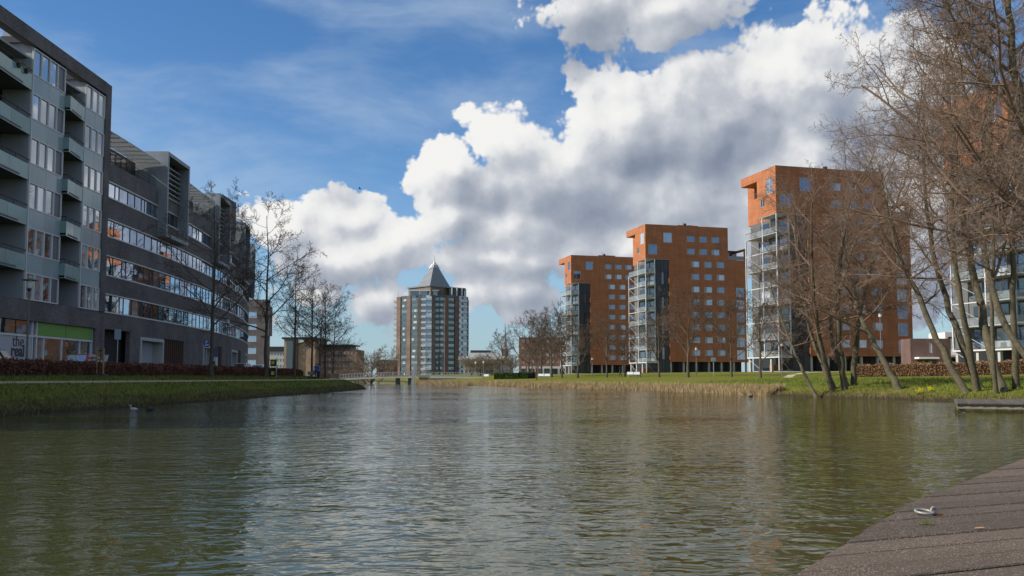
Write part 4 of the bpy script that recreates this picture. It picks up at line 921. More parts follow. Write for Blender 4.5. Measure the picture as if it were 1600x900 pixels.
sp_ = thing('church_spire', 'slender pale church spire rising behind the park trees', 'tower', (at(789, 589, 600).x, 600, 1.4))
b_ = at(789, 548, 600); MB().box(b_.x - 2.2, b_.x + 2.2, 597.8, 602.2, 1.0, at(789, 545, 600).z).build('tower_shaft', M['grey_brick'], sp_, True)
zs = [at(789, y, 600).z for y in (545, 530, 518, 505)]
MB().lathe([(2.2, zs[0]), (1.3, zs[0] + 1), (1.15, zs[1]), (0.75, zs[1] + 0.4), (0.45, zs[2]), (0.05, zs[3])], (b_.x, 600, 0), 8).build('spire', M['pale_wall'], sp_, True)
# houses behind the right hedge
t_, xa, xb, z1 = block('brick_house', 'brown brick house with flat roof right of the alder-covered tower', 1424, 1485, 529, 121, 3, 'house_brick', 2, 5, 'tower_glass', 0.42, 0.55, 0.4, skip=0.35, seed=3)
MB().box(xa + 0.5, xa + 3.2, 119.6, 121, 3.9, 4.15).build('porch_roof', M['white_paint'], t_, True)
t_, xa, xb, z1 = block('white_house', 'white modern house with black windows behind the right hedge', 1479, 1546, 519, 126, 5, 'white_paint', 2, 3, 'dark_glass', 0.82, 0.6, 0.5, bars=(0.33,))
MB().box(xa - 0.3, xb, 125.0, 125.98, 4.3, 4.6).build('balcony_slab', M['white_paint'], t_, True); MB().box(xa + 1, xb, 125.05, 125.1, 4.6, 5.5).build('balcony_glass', M['dark_glass'], t_, True)
gw = MB().box(at(1519, 0, 116).x, at(1537, 0, 116).x, 116, 116.4, 1.4, 3.0).build('garden_wall', M['terracotta']); tag(gw, 'low orange terracotta garden wall in front of the white house', 'wall')

# ------------------------------------------------------------------ footbridge
br = thing('footbridge', 'slim white-railed footbridge crossing the water before the pyramid tower', 'bridge', (-22, 190, 0))
def deck_z(x): return 1.62 - 0.0019 * (x + 20) ** 2 if x < -20 else 1.62 - 0.0012 * (x + 20) ** 2
xs = list(np.arange(-38, -5.9, 1.0))
dk = MB(); rl = MB()
for a, b in zip(xs, xs[1:]):
    dk.hexa([(a, 189, deck_z(a) - 0.34), (b, 189, deck_z(b) - 0.34), (b, 192, deck_z(b) - 0.34), (a, 192, deck_z(a) - 0.34), (a, 189, deck_z(a)), (b, 189, deck_z(b)), (b, 192, deck_z(b)), (a, 192, deck_z(a))])
dk.build('deck', M['light_concrete'], br, True)
for y in (189.05, 191.95):
    rl = MB(); rl.tube([(x, y, deck_z(x) + 0.86) for x in xs], 0.05, 5); rl.tube([(x, y, deck_z(x) + 0.25) for x in xs], 0.03, 4); rl.build('handrail', M['rail_paint'], br, True)
    for x in np.arange(-38, -6, 0.62): MB().box(x - 0.04, x + 0.04, y - 0.03, y + 0.03, deck_z(x) - 0.05, deck_z(x) + 0.84).build('baluster', M['rail_paint'], br, True)
for x in (-24.2, -21.6): MB().box(x - 0.35, x + 0.35, 189.4, 191.6, -1, deck_z(x) - 0.34).build('pier', M['soffit'], br, True)
MB().box(-38.6, -36.5, 188.8, 192.2, -0.5, 1.0).build('abutment', M['light_concrete'], br, True)
MB().box(-19.5, -12, 188.9, 192.1, -0.5, 1.25).build('abutment', M['soffit'], br, True)
MB().hexa([(-21.2, 188.2, -0.6), (-20.5, 188.2, -0.6), (-20.5, 188.7, -0.6), (-21.2, 188.7, -0.6), (-20.75, 188.3, 4.3), (-20.25, 188.3, 4.3), (-20.25, 188.7, 4.3), (-20.75, 188.7, 4.3)]).build('mast', M['steel'], br, True)
bw = MB().box(at(526, 0, 128).x, at(537, 0, 128).x, 128, 129, 1.0, 2.0).build('brick_kerb_wall', M['tan_brick']); tag(bw, 'small tan brick wall at the end of the left path', 'wall')
# ------------------------------------------------------------------ bare trees
def unit(v): return v / (np.linalg.norm(v, axis=-1, keepdims=True) + 1e-9)
def grow(rs, start, d, length, m, wob, up):
    """curved branches: (B, m+1, 3) points"""
    B = len(start); pts = np.empty((B, m + 1, 3)); pts[:, 0] = start; d = d.copy()
    for k in range(m):
        d = unit(d + rs.normal(0, wob, (B, 3)) + np.array([0, 0, up]))
        pts[:, k + 1] = pts[:, k] + d * (length / m)[:, None]
    return pts
def tubes(pts, r0, tip, k):
    B, m1, _ = pts.shape; t = unit(pts[:, -1] - pts[:, 0])
    ref = np.where(np.abs(t[:, 2:3]) < 0.9, np.array([[0, 0, 1.0]]), np.array([[1.0, 0, 0]]))
    a = unit(np.cross(t, ref)); b = np.cross(t, a)
    w = np.arange(k) * 2 * np.pi / k
    ring = a[:, None, :] * np.cos(w)[None, :, None] + b[:, None, :] * np.sin(w)[None, :, None]
    f = np.linspace(1, tip, m1)[None, :] * r0[:, None]
    V = pts[:, :, None, :] + ring[:, None, :, :] * f[:, :, None, None]
    i = (np.arange(B) * m1 * k)[:, None, None] + (np.arange(m1 - 1) * k)[None, :, None]; q = np.arange(k)[None, None, :]; q2 = (q + 1) % k
    F = np.stack([i + q, i + q2, i + k + q2, i + k + q], -1).reshape(-1, 4)
    return V.reshape(-1, 3), F
def offshoots(rs, pts, length, rad, n_, t0, ang, ratio, tip, shrink, rr):
    B, m1, _ = pts.shape; m = m1 - 1
    t = (t0 + (1 - t0) * (np.arange(n_)[None, :] + rs.uniform(0, 1, (B, n_))) / n_).clip(0, 0.995)
    x = t * m; k = np.floor(x).astype(int); fr = (x - k)[..., None]; bi = np.arange(B)[:, None]
    p = pts[bi, k] * (1 - fr) + pts[bi, k + 1] * fr; tan = unit(pts[bi, k + 1] - pts[bi, k])
    az = rs.uniform(0, 6.283) + np.arange(n_)[None, :] * 2.4 + rs.uniform(-0.7, 0.7, (B, n_)) + rs.uniform(0, 6.283, (B, 1))
    ref = np.where(np.abs(tan[..., 2:3]) < 0.9, np.array([0, 0, 1.0]), np.array([1.0, 0, 0])); u = unit(np.cross(tan, ref)); v = np.cross(tan, u)
    an = ang * rs.uniform(0.7, 1.3, (B, n_)); side = u * np.cos(az)[..., None] + v * np.sin(az)[..., None]
    d = unit(tan * np.cos(an)[..., None] + side * np.sin(an)[..., None])
    L = length[:, None] * ratio * (1 - shrink * t) * rs.uniform(0.65, 1.25, (B, n_)); r = rad[:, None] * (1 - (1 - tip) * t) * rr
    return p.reshape(-1, 3), d.reshape(-1, 3), L.ravel(), r.ravel()
def tree_meshes(name, trunk, r0, limbs, levels, seed, bark, twig, tip0=0.25, limb_t0=0.35, limb_len=None, limb_ang=0.8, limb_up=0.05, shrink0=0.6, bias=None, minr=0.006, flare=1.35):
    """trunk: polyline relative to the base. levels: (count, angle, ratio, steps, sides, wobble, up)"""
    rs = np.random.RandomState(seed); tr = np.array([tuple(p) for p in trunk], dtype=float)
    # resample the trunk
    seg = np.linalg.norm(np.diff(tr, axis=0), axis=1); cs = np.concatenate([[0], np.cumsum(seg)]); H = cs[-1]; s = np.linspace(0, H, 13)
    P = np.stack([np.interp(s, cs, tr[:, k]) for k in range(3)], 1); P[1:-1] += rs.normal(0, r0 * 0.16, (11, 3))
    V, F = tubes(P[None], np.array([r0]), tip0, 8)
    fl = np.exp(-np.linspace(0, H, 13) / 0.5) * (flare - 1) + 1; c = np.repeat(P, 8, axis=0); V = c + (V - c) * np.repeat(fl, 8)[:, None]
    tm = np_mesh('trunk', V, F, bark, True)
    VV, FF, o = [], [], 0
    L0 = limb_len or H * 0.45
    p, d, L, r = offshoots(rs, P[None], np.array([L0]), np.array([r0]), limbs, limb_t0, limb_ang, 1.0, tip0, shrink0, 0.55)
    if bias is not None: d = unit(d + np.array(bias))
    for li, (cnt, ang, ratio, m, k, wob, up) in enumerate(levels):
        r = np.maximum(r, minr); pts = grow(rs, p, d, L, m, wob, up)
        v, f = tubes(pts, r, 0.35, k); VV.append(v); FF.append(f + o); o += len(v)
        if cnt: p, d, L, r = offshoots(rs, pts, L, r, cnt, 0.18, ang, ratio, 0.35, 0.5, 0.6)
    cm = np_mesh('crown', np.concatenate(VV), np.concatenate(FF), twig)
    return tm, cm
def put_tree(name, label, group, tm, cm, loc, rz=0.0, sc=1.0):
    t = thing(name, label, 'tree', loc, rz, group); t.scale = (sc, sc, sc); link('trunk', tm, t); link('crown', cm, t); return t
def straight(h, lean=0.0): return [(0, 0, -0.3), (lean * 0.2, 0, h * 0.3), (lean * 0.6, lean * 0.3, h * 0.7), (lean, 0, h)]
#          count, angle, ratio, steps, sides, wobble, up
LV_STREET = [(9, 0.75, 0.50, 6, 5, 0.10, 0.05), (7, 0.75, 0.50, 4, 4, 0.14, 0.03), (6, 0.7, 0.55, 3, 3, 0.18, 0.02), (0, 0, 0, 2, 3, 0.2, 0.0)]
LV_PARK = [(8, 0.66, 0.54, 6, 5, 0.10, 0.06), (8, 0.66, 0.52, 4, 3, 0.14, 0.05), (7, 0.62, 0.55, 2, 3, 0.18, 0.03), (0, 0, 0, 2, 3, 0.2, 0.0)]
LV_ALDER = [(9, 0.85, 0.48, 7, 5, 0.13, 0.03), (8, 0.85, 0.46, 5, 4, 0.18, 0.01), (7, 0.85, 0.52, 3, 3, 0.22, 0.0), (5, 0.8, 0.6, 2, 3, 0.25, 0.0), (0, 0, 0, 2, 3, 0.25, 0.0)]
street = [tree_meshes('s', straight(15, l_), 0.19, 15, LV_STREET, sd, M['bark'], M['twig'], 0.12, 0.26, 8.4, 0.98, 0.045, 0.60, minr=0.013) for sd, l_ in ((11, 0.4), (12, -0.5), (13, 0.2))]
park = [tree_meshes('p', straight(9.5, l_), 0.20, 13, LV_PARK, sd, M['bark'], M['twig'], 0.15, 0.24, 7.0, 0.78, 0.05, 0.50, minr=0.015) for sd, l_ in ((21, 0.3), (22, -0.3), (23, 0.1))]
for px, Y, H, v, lab in [(330, 75, 15.6, 0, 'bare street tree nearest the camera, before the curved office'), (415, 93, 17.6, 1, 'tallest bare street tree, at the end of the office block'),
                         (460, 105, 13.0, 2, 'bare street tree right of the tallest one, before the tan block'), (487, 113, 13.4, 0, 'bare street tree in the dark cluster, left trunk'),
                         (499, 118, 11.0, 1, 'short bare street tree in the middle of the dark cluster'), (508, 124, 13.4, 2, 'bare street tree in the dark cluster, third trunk'), (520, 130, 11.8, 0, 'bare street tree at the right end of the dark cluster')]:
    x = at(px, 589, Y).x; put_tree('street_tree', lab, 'bare trees along the left hedge', *street[v], (x, Y, gz(x, Y)), px * 0.7, H / 15.8)
for px, Y, H, v, lab in [(785, 172, 10.4, 0, 'lone bare tree right of the pale hall'), (826, 178, 13.2, 1, 'bare park tree at the left of the tall row before the brick flats'), (846, 174, 14.6, 2, 'tallest bare park tree before the brick flats'),
                         (862, 170, 14.4, 0, 'bare park tree at the right of the tall row before the brick flats'), (838, 150, 8.2, 1, 'small bare tree by the double white bench'), (878, 158, 13.2, 1, 'bare park tree left of the farthest terracotta tower'), (903, 150, 11.2, 2, 'bare tree before the farthest tower balconies'),
                         (948, 146, 11.4, 0, 'slim bare tree before the front of the farthest tower'), (977, 152, 9.8, 1, 'smaller bare tree between the two farther towers'), (1030, 136, 12.2, 2, 'bare tree before the balconies of the middle tower'),
                         (1075, 128, 14.2, 0, 'broad bare tree before the front of the middle tower'), (1143, 122, 12.0, 1, 'bare tree near the right end of the middle tower'), (1188, 112, 12.4, 2, 'bare tree before the balconies of the alder-covered tower')]:
    x = at(px, 589, Y).x; put_tree('park_tree', lab, 'bare trees on the park lawn', *park[v], (x, Y, gz(x, Y)), px * 0.9, H / 13.2)
wl = tree_meshes('w', straight(4.2, 0.2), 0.30, 16, LV_PARK, 31, M['bark'], M['pale_twig'], 0.3, 0.15, 6.2, 0.95, 0.05, 0.15, minr=0.020)
x = at(586, 0, 206).x; put_tree('willow_tree', 'round pale bare tree at the left end of the footbridge', None, *wl, (x, 206, gz(x, 206)), 0.4, 1.25)
for px, Y, sc, lab in [(545, 205, 0.62, 'brownish bare bush before the red brick block'), (567, 218, 0.6, 'brown bare bush left of the round pale tree'), (738, 330, 1.0, 'brown bare tree right of the pyramid tower base'), (752, 320, 1.0, 'brown bare tree below the white roof band'), (770, 330, 1.0, 'brown bare tree left of the lone tree'), (797, 325, 1.0, 'brown bare tree behind the lone tree')]:
    x = at(px, 0, Y).x; put_tree('bare_bush' if sc < 0.7 else 'bare_tree', lab, 'bare brown growth by the bridge', *wl, (x, Y, gz(x, Y) - 0.4), px, sc)
# leaning alders on the right bank: each trunk follows its own line and carries many limbs of a few kinds
def limb_mesh(seed, L=6.0):
    rs = np.random.RandomState(seed); VV, FF, o = [], [], 0
    p = np.zeros((1, 3)); d = np.array([[1.0, 0, 0.12]]); Ln = np.array([L]); r = np.array([0.070])
    for (cnt, ang, ratio, m, k, wob, up) in [(11, 0.85, 0.52, 9, 6, 0.10, 0.035), (8, 0.85, 0.50, 6, 4, 0.16, 0.02), (7, 0.85, 0.52, 4, 3, 0.20, 0.01), (3, 0.8, 0.62, 2, 3, 0.25, 0.0), (0, 0, 0, 2, 3, 0.25, 0.0)]:
        r = np.maximum(r, 0.0060); pts = grow(rs, p, unit(d), Ln, m, wob, up); v, f = tubes(pts, r, 0.35, k); VV.append(v); FF.append(f + o); o += len(v)
        if cnt: p, d, Ln, r = offshoots(rs, pts, Ln, r, cnt, 0.12, ang, ratio, 0.35, 0.5, 0.55)
    return np_mesh('limb', np.concatenate(VV), np.concatenate(FF), M['alder_twig'])
LIMBS = [limb_mesh(200 + k) for k in range(4)]
def bare_stem(rel, r0, seed, mat, tip=0.22):
    rs = np.random.RandomState(seed); tr = np.array(rel, dtype=float); seg = np.linalg.norm(np.diff(tr, axis=0), axis=1); cs = np.concatenate([[0], np.cumsum(seg)]); H = cs[-1]; s = np.linspace(0, H, 25)
    P = np.stack([np.interp(s, cs, tr[:, k]) for k in range(3)], 1)
    for _ in range(2): P[1:-1] = (P[:-2] + 2 * P[1:-1] + P[2:]) / 4
    P[2:-1] += rs.normal(0, r0 * 0.16, (22, 3)); V, F = tubes(P[None], np.array([r0]), tip, 10)
    fl = (np.exp(-s / 0.45) * 0.45 + 1)[:, None] * (1 + rs.normal(0, 0.05, (25, 10))); c = np.repeat(P, 10, axis=0); V = c + (V - c) * fl.reshape(-1, 1)
    return np_mesh('trunk', V, F, mat, True), P, H
def alder(lab, Y, pts, wpx, limbs, limb_len, seed, t0=0.4, lean_az=None, group='leaning alders at the water', base=None, rel=None, r0=None):
    if rel is None:
        W = [at(px, py, Y) for px, py in pts]; base = W[0].copy(); base.z = min(base.z, gz(base.x, Y)) - 0.15
        for k in range(1, len(W)): W[k].y += k * 0.7 * (1 if seed % 2 else -1)
        rel = [(0, 0, 0)] + [tuple(w - base) for w in W[1:]]; r0 = wpx * Y / FPX / 2
    tm, P, H = bare_stem(rel, r0, seed, M['moss_bark']); t = thing('alder_tree', lab, 'tree', base, 0, group); link('trunk', tm, t)
    rr = random.Random(seed * 13)
    limbs = int(limbs * (0.66 if seed < 50 else 0.8))
    for j in range(limbs):
        f = t0 + (1 - t0) * (j + rr.random()) / limbs; x = min(f, 0.99) * 24; k = int(x); p = Vector(P[k]).lerp(Vector(P[min(k + 1, 24)]), x - k)
        az = j * 2.4 + rr.uniform(-0.5, 0.5) + seed
        if lean_az is not None and rr.random() < 0.6: az = lean_az + rr.uniform(-0.7, 0.7)
        el_ = rr.uniform(-0.05, 0.45) + 0.75 * max(0, (f - t0) / (1 - t0)) ** 2
        sc = limb_len / 6.0 * rr.uniform(0.75, 1.2) * (1.05 - 0.45 * max(0, (f - t0) / (1 - t0)))
        o = link('limb', rr.choice(LIMBS), t, p); o.rotation_euler = (rr.uniform(-0.5, 0.5), -el_, az); o.scale = (sc, sc, sc)
    return t
alder('thin alder stem leaning left, leftmost of the leaning alders', 66, [(1279, 621), (1264, 588), (1250, 548), (1236, 500), (1225, 455), (1222, 420)], 6, 12, 4.5, 41, 0.30)
alder('alder leaning left, second stem from the left of its clump', 67, [(1303, 619), (1284, 570), (1268, 518), (1256, 460), (1248, 390), (1245, 330)], 9, 15, 5.6, 42, 0.30)
alder('alder leaning left beside the second stem, topped with a high crown', 68, [(1309, 618), (1291, 570), (1277, 520), (1268, 450), (1262, 370), (1260, 300)], 9, 15, 6.0, 43, 0.32)
alder('alder with thick stem in the middle of the left clump', 67, [(1322, 618), (1310, 570), (1299, 520), (1294, 440), (1300, 350), (1310, 290)], 10, 16, 6.5, 44, 0.30)
alder('alder stem close right of the thick middle one', 69, [(1329, 617), (1317, 570), (1307, 520), (1318, 440), (1335, 350), (1350, 300)], 9, 15, 6.3, 45, 0.32)
alder('upright alder at the right of the left clump', 70, [(1333, 614), (1330, 560), (1329, 500), (1345, 420), (1370, 350), (1385, 290)], 10, 16, 6.3, 46, 0.32)
alder('single alder leaning left between the two clumps', 62, [(1414, 624), (1396, 580), (1379, 535), (1362, 490), (1350, 420), (1345, 350)], 12, 16, 5.8, 47, 0.37)
alder('leftmost alder of the right clump, strongly leaning', 56, [(1516, 621), (1492, 570), (1467, 500), (1452, 440), (1432, 390), (1420, 300), (1415, 230)], 12, 16, 5.6, 51, 0.34)
alder('second alder of the right clump, leaning left', 56, [(1529, 620), (1506, 550), (1481, 460), (1462, 370), (1455, 270), (1450, 160)], 11, 16, 6.0, 52, 0.37)
alder('third alder of the right clump', 57, [(1537, 619), (1521, 560), (1500, 480), (1482, 400), (1475, 280), (1480, 140)], 12, 16, 6.3, 53, 0.37)
alder('thin alder stem left of the thickest trunk', 54, [(1557, 622), (1543, 560), (1530, 480), (1524, 400), (1510, 280), (1500, 150)], 7, 14, 5.6, 54, 0.37)
alder('thickest alder trunk, before the small landing stage', 54, [(1572, 622), (1560, 560), (1546, 460), (1532, 340), (1522, 200), (1520, 40)], 15, 19, 7.2, 55, 0.34)
alder('alder close right of the thickest trunk', 55, [(1587, 621), (1578, 560), (1563, 480), (1552, 380), (1560, 220), (1570, 60)], 11, 16, 6.7, 56, 0.37)
alder('alder entering from the picture edge, bent towards the water', 50, [(1660, 640), (1612, 550), (1588, 505), (1577, 430), (1570, 330), (1590, 180), (1610, 0)], 13, 16, 6.7, 57, 0.32)
# big alder standing just outside the frame: its limbs hang into the upper right
alder('near alder reaching in over the water from the upper right edge', 0, None, 0, 30, 6.6, 64, 0.33, math.pi, base=Vector((16.8, 27.5, gz(16.8, 27.5))), rel=[(0, 0, -0.4), (0.1, 0.1, 4.0), (-0.4, 0.2, 8.0), (-0.9, 0.3, 12.0), (-1.2, 0.2, 15.5)], r0=0.28)
M['wood_dark'] = plain('dark_deck_wood', (0.10, 0.082, 0.068), 0.85, 0, 0.35, 3.0, 0.3, 20.0, rand=0.2); M['grey_wood'] = plain('grey_beam_wood', (0.22, 0.20, 0.14), 0.9, 0, 0.45, 5.0, 0.4, 15.0)
M['lamp_grey'] = plain('lamp_grey', (0.16, 0.15, 0.14), 0.6, 0.1, 0.25, 3.0); M['lamp_hat'] = plain('lamp_hat', (0.13, 0.14, 0.10), 0.6)
# ------------------------------------------------------------------ hedges
def hedge(name, label, pts, w, h, n_, cols, seed, leaf=0.055):
    rs = np.random.RandomState(seed); P = np.array(pts, dtype=float); seg = np.linalg.norm(np.diff(P, axis=0), axis=1); cs = np.concatenate([[0], np.cumsum(seg)])
    z0 = height(P); mid = P[len(P) // 2]; b = Vector((mid[0], mid[1], gz(*mid))); t = thing(name, label, 'hedge', b)
    def cross(s):
        c = np.stack([np.interp(s, cs, P[:, k]) for k in (0, 1)], 1); e_ = np.stack([np.interp(s + 0.5, cs, P[:, k]) - np.interp(s - 0.5, cs, P[:, k]) for k in (0, 1)], 1); e_ = unit(e_)
        return c, np.stack([e_[:, 1], -e_[:, 0]], 1)
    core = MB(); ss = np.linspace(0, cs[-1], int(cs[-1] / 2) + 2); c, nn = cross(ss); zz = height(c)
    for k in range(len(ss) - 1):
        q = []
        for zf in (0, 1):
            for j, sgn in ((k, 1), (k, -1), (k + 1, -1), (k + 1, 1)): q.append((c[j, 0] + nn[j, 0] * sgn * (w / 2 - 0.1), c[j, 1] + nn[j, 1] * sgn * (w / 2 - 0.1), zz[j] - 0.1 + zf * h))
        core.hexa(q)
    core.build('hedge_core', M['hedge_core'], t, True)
    s = rs.uniform(0, cs[-1], n_); c, nn = cross(s); face = rs.uniform(0, 1, n_)
    lump = 0.07 * np.sin(s * 2.1 + 1) + 0.05 * np.sin(s * 5.3)
    offx = np.where(face < 0.6, (w / 2 + rs.normal(0, 0.05, n_)) * np.sign(rs.uniform(-0.12, 0.88, n_)), rs.uniform(-w / 2, w / 2, n_)); hz = np.where(face < 0.6, rs.uniform(0.02, h, n_), h + rs.normal(0, 0.05, n_) + lump)
    ctr = np.column_stack([c + nn * offx[:, None], height(c) + hz])
    a = unit(rs.normal(0, 1, (n_, 3))) * leaf * rs.uniform(0.6, 1.4, (n_, 1)); bb_ = unit(np.cross(a, rs.normal(0, 1, (n_, 3)))) * leaf * 0.7
    V = np.stack([ctr - a, ctr + bb_, ctr + a, ctr - bb_], 1).reshape(-1, 3) - np.array(b); F = np.arange(n_ * 4).reshape(-1, 4)
    tag(link('foliage', np_mesh('foliage', V, F, foliage(name + '_leaf', cols, 1.2)), t), kind='stuff'); return t
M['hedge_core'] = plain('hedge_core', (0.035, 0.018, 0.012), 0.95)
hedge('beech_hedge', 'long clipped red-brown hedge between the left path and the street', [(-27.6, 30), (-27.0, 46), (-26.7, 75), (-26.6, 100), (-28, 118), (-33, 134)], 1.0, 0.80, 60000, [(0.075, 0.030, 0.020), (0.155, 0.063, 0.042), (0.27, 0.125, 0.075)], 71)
hedge('beech_hedge', 'sunlit brown leafy hedge behind the right-hand alders', [(36.5, 96), (45, 90), (58, 84), (66, 80)], 1.0, 1.25, 26000, [(0.12, 0.06, 0.03), (0.26, 0.14, 0.07), (0.40, 0.25, 0.13)], 72)
hedge('evergreen_shrub', 'low dark green clipped shrubs on the lawn by the lone tree', [(at(779, 0, 168).x, 168), (at(832, 0, 160).x, 162)], 2.2, 0.95, 9000, [(0.012, 0.028, 0.008), (0.03, 0.06, 0.012), (0.06, 0.10, 0.02)], 73, 0.09)
# daffodils at the foot of the bank
df = thing('daffodil_clump', 'yellow flowers at the water by the right-hand alders', 'flowers', (*at(1446, 620, 59).xy, gz(*at(1446, 620, 59).xy)))
rs = np.random.RandomState(5); V = []; F = []; V2 = []; F2 = []
for k in range(260):
    px = rs.choice([1437, 1453]) + rs.normal(0, 2.6); p = at(px, 620, 59 + rs.uniform(-0.6, 0.5)); p.z = gz(p.x, p.y); hh = rs.uniform(0.10, 0.24); q = p - df.location; a = rs.uniform(0, 3.14); dx, dy = math.cos(a) * 0.012, math.sin(a) * 0.012
    i = len(V); V += [(q.x - dx, q.y - dy, q.z), (q.x + dx, q.y + dy, q.z), (q.x + dx * 0.3, q.y + dy * 0.3, q.z + hh), (q.x - dx * 0.3, q.y - dy * 0.3, q.z + hh)]; F.append((i, i + 1, i + 2, i + 3))
    if k % 4 == 0:
        for (ax, ay) in ((1, 0), (0, 1)):
            i = len(V2); w = 0.035; V2 += [(q.x - w * ax, q.y - w * ay, q.z + hh - 0.02), (q.x + w * ax, q.y + w * ay, q.z + hh - 0.02), (q.x + w * 0.7 * ax, q.y + w * 0.7 * ay, q.z + hh + 0.06), (q.x - w * 0.7 * ax, q.y - w * 0.7 * ay, q.z + hh + 0.06)]; F2.append((i, i + 1, i + 2, i + 3))
tag(link('leaves', np_mesh('leaves', V, F, M['blade_lit']), df), kind='stuff'); tag(link('blossoms', np_mesh('blossoms', V2, F2, M['yellow']), df), kind='stuff')

# ------------------------------------------------------------------ foreground jetty
def jetty_mat():
    m_, n_, b_ = base_mat('gritted_plank')
    tc = n_.node('ShaderNodeTexCoord').outputs['Object']; pos = n_.node('ShaderNodeNewGeometry').outputs['Position']; rnd = n_.node('ShaderNodeObjectInfo').outputs['Random']
    grain = n_.noise(n_.v('MULTIPLY', tc, (0.5, 9, 9)), 5.0, 6, 0.65)
    c = n_.mix(grain, (0.072, 0.050, 0.034), (0.17, 0.124, 0.086))
    c = n_.node('ShaderNodeHueSaturation', {'Color': c, 'Value': n_.rng(rnd, 0, 1, 0.62, 1.15)}).outputs[0]
    wear = n_.rng(n_.noise(pos, 1.1, 4, 0.6), 0.3, 0.65, 0.1, 1.0)
    vor = n_.node('ShaderNodeTexVoronoi', {'Vector': pos, 'Scale': 95.0, 'Randomness': 1.0})
    hue = n_.node('ShaderNodeSeparateColor', {0: vor.outputs['Color']}).outputs[0]
    peb = n_.m('MULTIPLY', n_.m('MULTIPLY', n_.rng(vor.outputs['Distance'], 0.25, 0.42, 1, 0), n_.m('GREATER_THAN', hue, 0.50)), wear)
    c = n_.mix(peb, c, n_.mix(hue, (0.19, 0.15, 0.105), (0.58, 0.50, 0.40)))
    n_.link(c, b_.inputs['Base Color']); b_.inputs['Roughness'].default_value = 0.75; b_.inputs['Specular IOR Level'].default_value = 0.35
    n_.link(n_.node('ShaderNodeBump', {'Strength': 0.8, 'Distance': 0.004, 'Height': n_.m('ADD', peb, n_.m('MULTIPLY', grain, 0.8))}).outputs[0], b_.inputs['Normal'])
    return m_
M['plank'] = jetty_mat()
JZ = 0.70; pa_ = R(22.0); pu = Vector((math.cos(pa_), math.sin(pa_), 0)); pn = Vector((-math.sin(pa_), math.cos(pa_), 0))
E0, EM, E1 = Vector((1.124, 3.674, 0)), Vector((2.50, 5.74, 0)), Vector((4.954, 8.78, 0)); ed = (E1 - E0).normalized()
jt = thing('jetty', 'grit-coated plank jetty in the near right corner', 'jetty', (3.5, 5.5, JZ))
rj = random.Random(3); s = -1.2
o0 = E0 - ed * 4.0
def edge_hit(q):
    """where the plank line through q meets the waterside edge"""
    for o_, d0 in ((E0, (EM - E0).normalized()), (EM, (E1 - EM).normalized())):
        den = d0.x * pu.y - d0.y * pu.x; d_ = q - o_; t = (d_.x * pu.y - d_.y * pu.x) / den
        if o_ is EM or t <= (EM - E0).length: return o_ + d0 * t
c = -1.5
while c < 9.0:
    w = rj.choice((0.205, 0.215, 0.21)); gap = rj.choice((0.007, 0.010, 0.018))
    a0, a1 = edge_hit(E0 + pn * c), edge_hit(E0 + pn * (c + w)); jj = rj.uniform(-0.012, 0.012)
    a0 = a0 + pu * jj; a1 = a1 + pu * jj; L_ = 9.0 - max(0, c) * 0.3; zt = JZ + rj.uniform(-0.004, 0.004); zb = JZ - 0.05; bv = 0.006
    b0, b1 = a0 + pu * L_, a0 + pu * L_ + pn * w
    i0, i1 = a0 + pn * bv + ed * 0, a1 - pn * bv
    m_ = MB(); ring = [[a0, b0, b1, a1], [a0, b0, b1, a1], [a0 + pn * bv + pu * bv, b0 + pn * bv, b1 - pn * bv, a1 - pn * bv + pu * bv]]
    vv = []
    for z, rg in zip((zb, zt - bv, zt), ring): vv += [(p.x, p.y, z) for p in rg]
    m_.v = vv; m_.f = [(3, 2, 1, 0)] + [(k, (k + 1) % 4, 4 + (k + 1) % 4, 4 + k) for k in range(4)] + [(4 + k, 4 + (k + 1) % 4, 8 + (k + 1) % 4, 8 + k) for k in range(4)] + [(8, 9, 10, 11)]
    # plank-aligned local axes for the grain
    org = a0.copy(); org.z = JZ
    me_v = [((Vector(p) - org).dot(pu), (Vector(p) - org).dot(pn), p[2] - JZ) for p in m_.v]; m_.v = me_v
    o = m_.build('plank', M['plank'], jt); o.location = org - jt.location; o.rotation_euler = (0, 0, pa_)
    c += w + gap
nrm = Vector((ed.y, -ed.x, 0))
bm_ = MB()
for k in (0.12, 1.6, 3.1):
    p, q = E0 - ed * 3 + nrm * k, E0 + ed * 8 + nrm * k; bm_.hexa([(p.x, p.y, JZ - 0.24), (q.x, q.y, JZ - 0.24), (q.x + nrm.x * 0.1, q.y + nrm.y * 0.1, JZ - 0.24), (p.x + nrm.x * 0.1, p.y + nrm.y * 0.1, JZ - 0.24), (p.x, p.y, JZ - 0.054), (q.x, q.y, JZ - 0.054), (q.x + nrm.x * 0.1, q.y + nrm.y * 0.1, JZ - 0.054), (p.x + nrm.x * 0.1, p.y + nrm.y * 0.1, JZ - 0.054)])
bm_.build('joist', M['wood'], jt, True)
for k in (-1, 1.5, 4, 6.5): p = E0 + ed * k + nrm * 0.25; MB().tube([(p.x, p.y, -1.2), (p.x, p.y, JZ - 0.06)], 0.1, 10).build('pile', M['wood'], jt, True)
rp = at(1448, 801, 5.28); rp.z = JZ + 0.006
ring = thing('mooring_ring', 'worn steel mooring ring lying on the near jetty', 'ring', rp)
